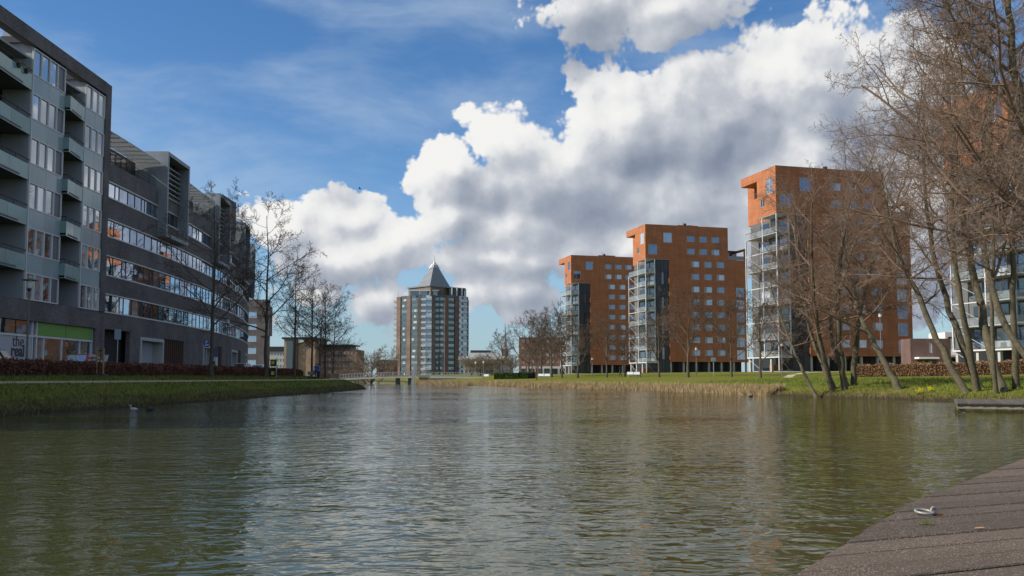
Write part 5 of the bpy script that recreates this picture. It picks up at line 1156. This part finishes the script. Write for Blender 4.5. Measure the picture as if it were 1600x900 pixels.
def torus(mb, c, rad, r, ax, k=28, s=8):
    u = ax.orthogonal().normalized(); v = ax.cross(u)
    for a in range(k):
        for b in range(s):
            w, q = 2 * math.pi * a / k, 2 * math.pi * b / s; d_ = u * math.cos(w) + v * math.sin(w); mb.v.append(tuple(Vector(c) + d_ * (rad + r * math.cos(q)) + ax * (r * math.sin(q))))
    for a in range(k):
        for b in range(s): mb.f.append((a * s + b, ((a + 1) % k) * s + b, ((a + 1) % k) * s + (b + 1) % s, a * s + (b + 1) % s))
    return mb
torus(MB(), (-0.015, 0, 0.012), 0.048, 0.0075, Vector((0.05, -0.12, 1)).normalized()).build('loop', M['ring_steel'], ring, smooth=True)
torus(MB(), (0.042, 0.0, 0.018), 0.019, 0.0065, Vector((0.3, -0.95, 0.1)).normalized(), 20).build('eye', M['ring_steel'], ring, smooth=True)
MB().box(0.02, 0.085, -0.02, 0.02, -0.004, 0.003).build('base_plate', M['rust'], ring)
mp = at(1447, 814, 4.95); mp.z = JZ + 0.003
rs = np.random.RandomState(9); V = []; F = []
for k in range(160):
    a = rs.uniform(0, 6.28); d_ = abs(rs.normal(0, 0.017)); hh = rs.uniform(0.003, 0.010); i = len(V); x, y = math.cos(a) * d_ * 1.5, math.sin(a) * d_
    b = rs.uniform(0, 3.14); V += [(x - math.cos(b) * 0.004, y - math.sin(b) * 0.004, 0), (x + math.cos(b) * 0.004, y + math.sin(b) * 0.004, 0), (x + 0.003, y, hh)]; F.append((i, i + 1, i + 2))
ms = link('moss_tuft', np_mesh('moss_tuft', V, F, M['blade_lit']), None, mp); tag(ms, 'tiny green moss tuft beside the mooring ring', 'moss', kind='stuff')
lf = MB(); lf.poly([(-0.03, 0, 0.0), (-0.01, 0.012, 0.004), (0.02, 0.01, 0.006), (0.034, 0.0, 0.003), (0.02, -0.011, 0.004), (-0.01, -0.012, 0.002)])
lp = at(1530, 821, 4.78); lp.z = JZ + 0.006; lo = lf.build('fallen_leaf', M['stake']); lo.location = lp; tag(lo, 'small tan leaf lying on the jetty planks', 'leaf')

# ------------------------------------------------------------------ small landing stage
ls = thing('landing_stage', 'low weathered wooden landing stage below the thickest alder', 'jetty', (18.7, 38.0, 0.0), math.atan2(-3.4, 7.0))
x = 0.0; k = 0
while x < 9.0:
    MB().box(x, x + 0.145, -0.15 + 0.012 * (k % 3), 7.6, 0.36, 0.41 + 0.004 * (k % 2)).build('plank', M['wood_dark'], ls); x += 0.157; k += 1
MB().box(0.08, 9.0, -0.04, 0.08, 0.17, 0.355).build('fascia_beam', M['grey_wood'], ls)
MB().box(0.1, 0.22, 0.08, 7.5, 0.1, 0.355).build('side_beam', M['grey_wood'], ls)
for (x, y) in ((0.25, 0.1), (2.6, 0.1), (2.85, 0.1), (5.0, 0.1), (0.3, 6.6), (3.0, 6.6)): MB().box(x, x + 0.14, y, y + 0.14, -1.2, 0.30).build('pile', M['grey_wood'], ls)

# ------------------------------------------------------------------ street furniture, left
def lamp(label, x, y, h, group, style=0):
    t = thing('street_lamp', label, 'lamp', (x, y, gz(x, y)), 0, group)
    MB().tube([(0, 0, -0.2), (0, 0, 1.0), (0, 0, h - 0.75)], [0.075, 0.065, 0.05], 10).build('pole', M['lamp_grey'], t)
    if style == 0:
        MB().lathe([(0.02, h + 0.0), (0.42, h - 0.10), (0.43, h - 0.14), (0.1, h - 0.13)], k=20).build('lamp_hat', M['lamp_hat'], t, smooth=True)
        MB().lathe([(0.15, h - 0.14), (0.17, h - 0.3), (0.15, h - 0.55), (0.1, h - 0.6)], k=14).build('lamp_glass', M['white_paint'], t, smooth=True)
        MB().lathe([(0.11, h - 0.6), (0.12, h - 0.68), (0.05, h - 0.8)], k=12).build('collar', M['dark_metal'], t)
    else:
        MB().lathe([(0.04, h - 0.75), (0.16, h - 0.7), (0.2, h - 0.35), (0.22, h - 0.3), (0.03, h - 0.1)], k=10).build('lamp_head', M['lamp_grey'], t)
        MB().lathe([(0.17, h - 0.66), (0.21, h - 0.36)], k=10).build('lamp_glass', M['white_paint'], t)
    return t
lamp('street lamp with flat round hat before the shop', -28.35, 52.4, 5.75, 'street lamps by the left street')
lamp('street lamp behind the hedge before the curved office', -28.6, 90.0, 5.9, 'street lamps by the left street')
for px_, Y, h, lab in [(922, 150, 3.6, 'thin park lamp before the farthest tower'), (990, 146, 4.2, 'park lamp behind the white bench'), (1080, 135, 4.6, 'park lamp close to the broad bare tree'), (1210, 118, 4.6, 'park lamp near the alder-covered tower'), (1361, 108, 7.6, 'tall pale lamp post seen between the alder clumps'), (745, 190, 3.8, 'park lamp near the right end of the footbridge'), (757, 186, 3.8, 'park lamp left of the single white bench')]:
    x = at(px_, 0, Y).x; lamp(lab, x, Y, h, 'lamps on the park lawn', 1)
ip = thing('park_sign', 'small grey sign box on a post on the park lawn', 'sign', (at(1106, 0, 134).x, 134, gz(at(1106, 0, 134).x, 134)))
MB().box(-0.05, 0.05, -0.05, 0.05, -0.2, 2.5).build('post', M['steel'], ip); MB().box(-0.32, 0.32, -0.08, 0.08, 2.2, 2.75).build('board', M['grey_sign'], ip)
def sign(label, px_, Y, x_y, top, w, h, mat, txt=None, post_to=None):
    p = at(px_, 589, Y); g = gz(p.x, Y); t = thing('road_sign', label, 'sign', (p.x, Y, g)); zt = at(px_, top, Y).z - g
    MB().tube([(0, 0.06, -0.1), (0, 0.06, zt)], 0.03, 8).build('post', M['steel'], t)
    b = MB().box(-w / 2, w / 2, -0.02, 0.02, zt - h, zt).build('board', M[mat], t); rz = math.atan2(-p.x, Y); t.rotation_euler = (0, 0, rz * 0.55)
    if txt:
        o = lettering(txt, h * 0.62, (0, 0, 0), t, M['white_paint'], (R(90), 0, 0), 0.004, 'letter', 'CENTER', 0.004); o.location = (0, -0.026, zt - h * 0.52); o.parent = t
        MB().box(-0.16, 0.04, -0.026, -0.021, zt - h * 0.83, zt - h * 0.72).box(-0.02, 0.2, -0.027, -0.021, zt - h * 0.72, zt - h * 0.60).build('symbol', M['white_paint'], t)
    return t
sign('blue parking sign with a white P left of the nearest street tree', 321.5, 82, 0, 531.5, 0.44, 0.62, 'blue_sign', 'P')
sign('plain grey-blue sign on a post above the wooden stakes', 182, 63, 0, 514.5, 0.42, 0.72, 'grey_sign')
ps = thing('planted_sapling', 'young tree stem tied between two wooden stakes before the hedge', 'sapling', (at(174.5, 0, 57).x, 57, gz(at(174.5, 0, 57).x, 57)))
MB().box(-0.5, 0.45, -0.3, 0.3, -0.1, 0.16).build('base_collar', M['planter'], ps); MB().tube([(0, 0, 0), (0.02, 0, 1.3), (-0.02, 0, 2.7)], [0.03, 0.025, 0.012], 6).build('stem', M['bark'], ps)
for xx, hh in ((-0.19, 1.85), (0.24, 1.8)): MB().tube([(xx, -0.05, 0.1), (xx, -0.05, hh)], 0.055, 8).build('stake', M['stake'], ps)
MB().box(-0.24, 0.3, -0.06, -0.03, 1.62, 1.68).build('tie_band', M['black'], ps)
pm = thing('parking_machine', 'parking meter with blue arched panel and white cabinet', 'parking meter', (at(347.5, 0, 89).x, 89, gz(at(347.5, 0, 89).x, 89)))
MB().box(-0.3, 0.3, -0.2, 0.2, 0, 1.9).build('cabinet', M['white_metal'], pm)
ar = MB(); ar.prism([(-0.32, 0.12), (-0.32, 0.2), (0.32, 0.2), (0.32, 0.12)], 1.9, 2.9); ar.build('panel', M['blue_grey'], pm)
a2 = MB(); a2.tube([(-0.32, 0.16, 2.9), (-0.05, 0.16, 3.12), (0.3, 0.16, 2.75)], 0.05, 6); a2.build('arch', M['blue_grey'], pm); MB().box(-0.15, 0.15, -0.22, -0.2, 1.15, 1.5).build('screen', M['black'], pm); MB().box(-0.1, 0.1, -0.22, -0.2, 0.7, 0.9).build('slot', M['dark_metal'], pm)
yp = at(437.5, 0, 91); ys_ = thing('notice_boards', 'two black boards with yellow squares on one post by the path', 'sign', (yp.x, 91, gz(yp.x, 91)))
MB().box(0.30, 0.36, -0.03, 0.03, -0.1, 2.0).build('post', M['steel'], ys_)
for z in (0.05, 1.13):
    b = MB().box(-0.27, 0.29, -0.12, 0.12, z + (0.0 if z > 1 else 0.02), z + 0.86 - (0.2 if z > 1 else 0)).build('board', M['black'], ys_); MB().box(-0.16, 0.15, -0.135, -0.12, z + 0.2, z + 0.55).build('yellow_square', M['yellow'], b)
bo = thing('bollard', 'black and white striped bollard beside the walkers', 'bollard', (at(491, 0, 104).x, 104, gz(at(491, 0, 104).x, 104)))
for k in range(4): MB().tube([(0, 0, k * 0.2), (0, 0, k * 0.2 + 0.2)], 0.07, 10).build('band', M['white_paint'] if k % 2 else M['black'], bo)
def bench(label, px_, Y, seats=2):
    x = at(px_, 0, Y).x; t = thing('park_bench', label, 'bench', (x, Y, gz(x, Y)), 0, 'white park benches')
    for k in range(seats):
        x0 = (k - seats / 2) * 1.05
        MB().box(x0 + 0.03, x0 + 0.98, -0.25, 0.22, 0.42, 0.48).build('seat', M['white_paint'], t)
        MB().hexa([(x0 + 0.03, 0.22, 0.48), (x0 + 0.98, 0.22, 0.48), (x0 + 0.98, 0.28, 0.48), (x0 + 0.03, 0.28, 0.48), (x0 + 0.03, 0.42, 0.86), (x0 + 0.98, 0.42, 0.86), (x0 + 0.98, 0.48, 0.86), (x0 + 0.03, 0.48, 0.86)]).build('backrest', M['white_paint'], t)
        for q in (0.15, 0.86): MB().box(x0 + q - 0.03, x0 + q + 0.03, -0.2, 0.2, 0, 0.42).build('leg', M['steel'], t)
bench('white double bench right of the two walkers on the lawn', 985, 143, 2); bench('white double bench under the small bare tree', 849, 156, 2); bench('single white bench beside the lone bare tree', 761, 176, 1)
# ------------------------------------------------------------------ vehicles behind the hedge
def car(label, x, y, paint, rz=R(90), L=4.0, W=1.72, H=1.5):
    t = thing('parked_car', label, 'car', (x, y, gz(x, y) + 0.05), rz, 'cars parked in the left street')
    body = [(-L / 2, 0.32), (-L / 2 - 0.05, 0.62), (-L / 2 + 0.08, 0.86), (-L * 0.22, 0.93), (L * 0.36, 0.92), (L / 2 - 0.02, 0.80), (L / 2, 0.34)]
    mb = MB(); n_ = len(body); V = []
    for yy, ins in ((-W / 2, 0), (W / 2, 0)): V += [(a, yy, b) for a, b in body]
    mb.v = V; mb.f = [tuple(reversed(range(n_))), tuple(range(n_, 2 * n_))] + [(k, (k + 1) % n_, n_ + (k + 1) % n_, n_ + k) for k in range(n_)]
    o = mb.build('body', M[paint], t); bv = o.modifiers.new('b', 'BEVEL'); bv.width = 0.06; bv.segments = 3
    cab = [(-L * 0.24, 0.90), (-L * 0.09, H - 0.05), (0.05, H), (L * 0.25, H - 0.04), (L * 0.43, 0.90)]
    mb = MB(); n_ = len(cab); V = []
    for sg in (-1, 1): V += [(a, sg * (W / 2 - 0.03 - 0.16 * (b - 0.9) / (H - 0.9)), b) for a, b in cab]
    mb.v = V; mb.f = [tuple(reversed(range(n_))), tuple(range(n_, 2 * n_))] + [(k, (k + 1) % n_, n_ + (k + 1) % n_, n_ + k) for k in range(n_)]
    o = mb.build('cabin', M[paint], t); bv = o.modifiers.new('b', 'BEVEL'); bv.width = 0.05; bv.segments = 3
    for sg in (-1, 1):
        yb, yt = sg * (W / 2 - 0.02), sg * (W / 2 - 0.165)
        for (a0, a1, c0, c1) in ((-L * 0.19, 0.02, -L * 0.075, 0.02), (0.1, L * 0.34, 0.1, L * 0.22)):
            MB().quad((a0, yb - sg * 0.004 + sg * 0.012, 0.95), (a1, yb + sg * 0.008, 0.95), (c1, yt + sg * 0.012, H - 0.10), (c0, yt + sg * 0.012, H - 0.10)).build('side_window', M['dark_glass'], t)
    for (a0, a1, sg) in ((-L * 0.232, -L * 0.098, -1), (L * 0.422, L * 0.262, 1)):
        MB().quad((a0 + sg * 0.012, -W / 2 + 0.14, 0.95), (a0 + sg * 0.012, W / 2 - 0.14, 0.95), (a1 + sg * 0.012, W / 2 - 0.24, H - 0.09), (a1 + sg * 0.012, -W / 2 + 0.24, H - 0.09)).build('windscreen', M['dark_glass'], t)
    for sx in (-L * 0.31, L * 0.31):
        for sy in (-1, 1):
            w = MB().tube([(sx, sy * (W / 2 - 0.2), 0.31), (sx, sy * (W / 2 + 0.01), 0.31)], 0.31, 18).build('wheel', M['rubber'], t); MB().tube([(sx, sy * (W / 2 - 0.02), 0.31), (sx, sy * (W / 2 + 0.02), 0.31)], 0.19, 12).build('rim', M['alu'], w)
    for sy in (-1, 1): MB().box(-L / 2 - 0.06, -L / 2 + 0.05, sy * 0.62 - 0.14, sy * 0.62 + 0.14, 0.62, 0.76).build('headlight', M['white_paint'], t); MB().box(L / 2 - 0.08, L / 2 + 0.01, sy * 0.64 - 0.1, sy * 0.64 + 0.1, 0.6, 0.78).build('tail_light', M['car_red'], t)
car('red hatchback parked before the green shop sign', -29.9, 62.2, 'car_red')
car('dark teal car at the picture edge behind the hedge', -29.8, 50.6, 'car_teal')
car('silver car behind the hedge near the far end of the office', -31.2, 103.5, 'car_silver')
car('white car farthest along the street', -33.2, 117.5, 'car_white')
mo = thing('moped', 'parked moped with clear windscreen beside the sign post', 'moped', (at(190, 0, 69).x, 69, gz(at(190, 0, 69).x, 69) + 0.03), R(60))
for sx in (-0.6, 0.6): w = MB().tube([(sx, -0.05, 0.24), (sx, 0.05, 0.24)], 0.24, 16).build('wheel', M['rubber'], mo)
MB().hexa([(-0.45, -0.16, 0.25), (0.75, -0.16, 0.3), (0.75, 0.16, 0.3), (-0.45, 0.16, 0.25), (-0.3, -0.12, 0.42), (0.85, -0.14, 0.78), (0.85, 0.14, 0.78), (-0.3, 0.12, 0.42)]).build('body', M['black'], mo)
MB().hexa([(-0.62, -0.2, 0.3), (-0.42, -0.2, 0.3), (-0.42, 0.2, 0.3), (-0.62, 0.2, 0.3), (-0.5, -0.16, 1.0), (-0.38, -0.16, 1.0), (-0.38, 0.16, 1.0), (-0.5, 0.16, 1.0)]).build('leg_shield', M['black'], mo)
MB().hexa([(-0.56, -0.25, 0.98), (-0.5, -0.25, 0.98), (-0.5, 0.25, 0.98), (-0.56, 0.25, 0.98), (-0.36, -0.22, 1.6), (-0.32, -0.22, 1.6), (-0.32, 0.22, 1.6), (-0.36, 0.22, 1.6)]).build('windscreen', M['clear_plastic'], mo)
MB().tube([(-0.4, -0.33, 1.06), (-0.44, 0, 1.02), (-0.4, 0.33, 1.06)], 0.025, 6).build('handlebar', M['black'], mo); MB().box(0.05, 0.75, -0.14, 0.14, 0.78, 0.88).build('seat', M['rubber'], mo)
# flower pots hung on the top balcony
for j, y in enumerate((59.0, 60.1)):
    xx = XF + 0.45 * (61.3 - y) / 5.7 + 0.14; zf = W0 + ST * 5 - 1.05
    t = thing('flower_pot', ['dark flower pot hung on the top balcony, left of two', 'dark flower pot hung on the top balcony, right of two'][j], 'flower pot', (xx, y, zf + 0.62), 0, 'flower pots on the top balcony')
    MB().lathe([(0.0, 0.0), (0.10, 0.0), (0.15, 0.32), (0.13, 0.32)], k=12).build('pot', M['black'], t); rs = np.random.RandomState(j); pv_ = rs.normal(0, 0.07, (60, 3)) + [0, 0, 0.38]
    MB_ = MB()
    for p in pv_: a = rs.normal(0, 0.04, 3); b = rs.normal(0, 0.04, 3); MB_.poly([p, p + a, p + b])
    MB_.build('flowers', M['blossom'], t)
# ------------------------------------------------------------------ people
def person(label, x, y, top, legs, rz, h=1.75, pose=0, cat='person'):
    t = thing('person', label, cat, (x, y, gz(x, y) + 0.02), rz); s = h / 1.75
    J = {'pel': (0, 0, 0.95), 'sp': (0, 0.01, 1.15), 'ch': (0, 0, 1.36), 'nk': (0, 0.01, 1.48), 'hd': (0, -0.02, 1.58), 'tp': (0, -0.01, 1.70)}
    E = [('pel', 'sp'), ('sp', 'ch'), ('ch', 'nk'), ('nk', 'hd'), ('hd', 'tp')]; Rr = {'pel': 0.15, 'sp': 0.135, 'ch': 0.16, 'nk': 0.06, 'hd': 0.095, 'tp': 0.075}
    st = 0.22 if pose == 0 else 0.04
    for sg, n_ in ((-1, 'l'), (1, 'r')):
        f = st * sg
        for k_, p, r_ in (('h', (0.09 * sg, 0, 0.90), 0.10), ('k', (0.10 * sg, -f * 0.55 - 0.02, 0.49), 0.065), ('a', (0.10 * sg, -f, 0.09), 0.045), ('t', (0.11 * sg, -f - 0.16, 0.04), 0.04),
                          ('s', (0.19 * sg, 0.0, 1.40), 0.07), ('e', (0.25 * sg, f * 0.3 + 0.02, 1.13), 0.05), ('w', (0.24 * sg, f * 0.7 - 0.1, 0.90), 0.036), ('f', (0.23 * sg, f * 0.7 - 0.14, 0.80), 0.034)): J[n_ + k_] = p; Rr[n_ + k_] = r_
        E += [('pel', n_ + 'h'), (n_ + 'h', n_ + 'k'), (n_ + 'k', n_ + 'a'), (n_ + 'a', n_ + 't'), ('ch', n_ + 's'), (n_ + 's', n_ + 'e'), (n_ + 'e', n_ + 'w'), (n_ + 'w', n_ + 'f')]
    ks = list(J); me = bpy.data.meshes.new('b'); me.from_pydata([tuple(c * s for c in J[k]) for k in ks], [(ks.index(a), ks.index(b)) for a, b in E], [])
    o = bpy.data.objects.new('b', me); COL.objects.link(o); o.modifiers.new('s', 'SKIN'); sub = o.modifiers.new('u', 'SUBSURF'); sub.levels = 2
    for k, sv in zip(ks, me.skin_vertices[0].data): sv.radius = (Rr[k] * s, Rr[k] * s * 0.85); sv.use_root = k == 'pel'
    bpy.context.view_layer.update(); bm2 = bpy.data.meshes.new_from_object(o.evaluated_get(bpy.context.evaluated_depsgraph_get())); bpy.data.objects.remove(o)
    bm2.materials.clear()
    for m_ in (top, legs, M['skin'], M['black']): bm2.materials.append(m_)
    for p in bm2.polygons:
        z = p.center.z / s; ax = abs(p.center.x / s); p.use_smooth = True
        p.material_index = 3 if z < 0.10 else 2 if z > 1.47 or (z < 0.90 and ax > 0.20) else 1 if z < 0.92 and ax < 0.2 else 0
    link('body', bm2, t)
    MB().lathe([(0.0, 1.745 * s), (0.075 * s, 1.72 * s), (0.105 * s, 1.64 * s), (0.10 * s, 1.58 * s), (0.085 * s, 1.54 * s)], (0, 0.018 * s, 0), 12).build('hair', M['hair'], t, smooth=True)
    return t
M['skin'] = plain('skin', (0.45, 0.27, 0.20), 0.6, 0, 0.05); M['hair'] = plain('hair', (0.05, 0.035, 0.025), 0.7)
M['blue_coat'] = plain('blue_coat', (0.02, 0.07, 0.36), 0.8); M['grey_coat'] = plain('grey_coat', (0.22, 0.24, 0.25), 0.85); M['navy'] = plain('navy_trousers', (0.02, 0.022, 0.035), 0.85); M['red_coat'] = plain('red_coat', (0.40, 0.02, 0.03), 0.8); M['dark_coat'] = plain('dark_coat', (0.04, 0.04, 0.04), 0.85)
person('person in a blue jacket walking on the left path', at(503, 0, 101).x, 101, M['blue_coat'], M['navy'], R(20), 1.78)
person('person in a grey coat beside the one in blue', at(506.5, 0, 102.2).x, 102.2, M['grey_coat'], M['navy'], R(-10), 1.74)
person('person in dark clothes on the far lawn left of the white bench', at(964, 0, 147).x, 147, M['dark_coat'], M['dark_coat'], R(80), 1.75)
person('person in a red jacket standing beside the white bench', at(994.5, 0, 146).x, 146, M['red_coat'], M['dark_coat'], R(60), 1.72, 1)
st_ = thing('stroller', 'dark stroller pushed in front of the walkers on the left path', 'stroller', (at(496.5, 0, 101).x, 101, gz(at(496.5, 0, 101).x, 101) + 0.02))
for sx in (-0.3, 0.3):
    for sy in (-0.2, 0.2): MB().tube([(sx, sy - 0.02, 0.12), (sx, sy + 0.02, 0.12)], 0.12, 12).build('wheel', M['rubber'], st_)
MB().hexa([(-0.3, -0.2, 0.4), (0.25, -0.2, 0.35), (0.25, 0.2, 0.35), (-0.3, 0.2, 0.4), (-0.42, -0.22, 0.72), (0.32, -0.22, 0.95), (0.32, 0.22, 0.95), (-0.42, 0.22, 0.72)]).build('seat', M['grey_coat'], st_)
for sy in (-0.2, 0.2): MB().tube([(-0.3, sy, 0.12), (0.15, sy, 0.6), (0.5, sy, 1.05)], 0.02, 6).build('frame', M['dark_metal'], st_)
MB().tube([(0.5, -0.2, 1.05), (0.5, 0.2, 1.05)], 0.025, 6).build('handle', M['black'], st_)
# ------------------------------------------------------------------ birds
def water_bird(label, x, y, rz, body, head, s=1.0):
    t = thing('duck', label, 'duck', (x, y, 0.0), rz, None)
    prof = [(-0.26, 0.01, 0.10), (-0.2, 0.05, 0.08), (-0.08, 0.10, 0.07), (0.06, 0.105, 0.07), (0.17, 0.07, 0.08), (0.22, 0.02, 0.10)]
    b = MB(); b.tube([(a * s, 0, c * s) for a, r_, c in prof], [r_ * s for a, r_, c in prof], 12); b.build('body', body, t, smooth=True)
    b = MB(); b.tube([(0.15 * s, 0, 0.1 * s), (0.19 * s, 0, 0.19 * s), (0.20 * s, 0, 0.25 * s), (0.235 * s, 0, 0.28 * s), (0.27 * s, 0, 0.27 * s)], [0.05 * s, 0.035 * s, 0.035 * s, 0.045 * s, 0.02 * s], 10); b.build('head', head, t, smooth=True)
    MB().hexa([(0.26 * s, -0.018 * s, 0.255 * s), (0.34 * s, -0.015 * s, 0.25 * s), (0.34 * s, 0.015 * s, 0.25 * s), (0.26 * s, 0.018 * s, 0.255 * s), (0.26 * s, -0.015 * s, 0.28 * s), (0.34 * s, -0.012 * s, 0.262 * s), (0.34 * s, 0.012 * s, 0.262 * s), (0.26 * s, 0.015 * s, 0.28 * s)]).build('bill', M['stake'], t)
p = at(209, 642, 40); water_bird('white duck swimming by the left bank', p.x, 40, R(160), M['light_concrete'], M['light_concrete'], 0.85)
p = at(230, 642, 40); water_bird('dark duck following the white one', p.x, 40.3, R(175), M['dark_coat'], M['black'], 0.85)
p = at(1173, 620, 67); water_bird('small dark duck by the end of the reeds', p.x, 67, R(20), M['dark_coat'], M['black'], 0.8)
bp = at(562, 295, 120); bd = thing('flying_bird', 'tiny dark bird gliding in the blue sky', 'bird', bp, R(10))
MB().tube([(-0.22, 0, 0), (-0.05, 0, 0.01), (0.14, 0, 0.0), (0.24, 0, 0.0)], [0.01, 0.06, 0.05, 0.01], 8).build('body', M['dark_coat'], bd)
for sg in (-1, 1): MB().hexa([(-0.08, 0, 0), (0.10, 0, 0), (0.02, sg * 0.5, 0.14), (-0.06, sg * 0.5, 0.14), (-0.08, 0, 0.02), (0.10, 0, 0.02), (0.02, sg * 0.5, 0.155), (-0.06, sg * 0.5, 0.155)]).build('wing', M['dark_coat'], bd)
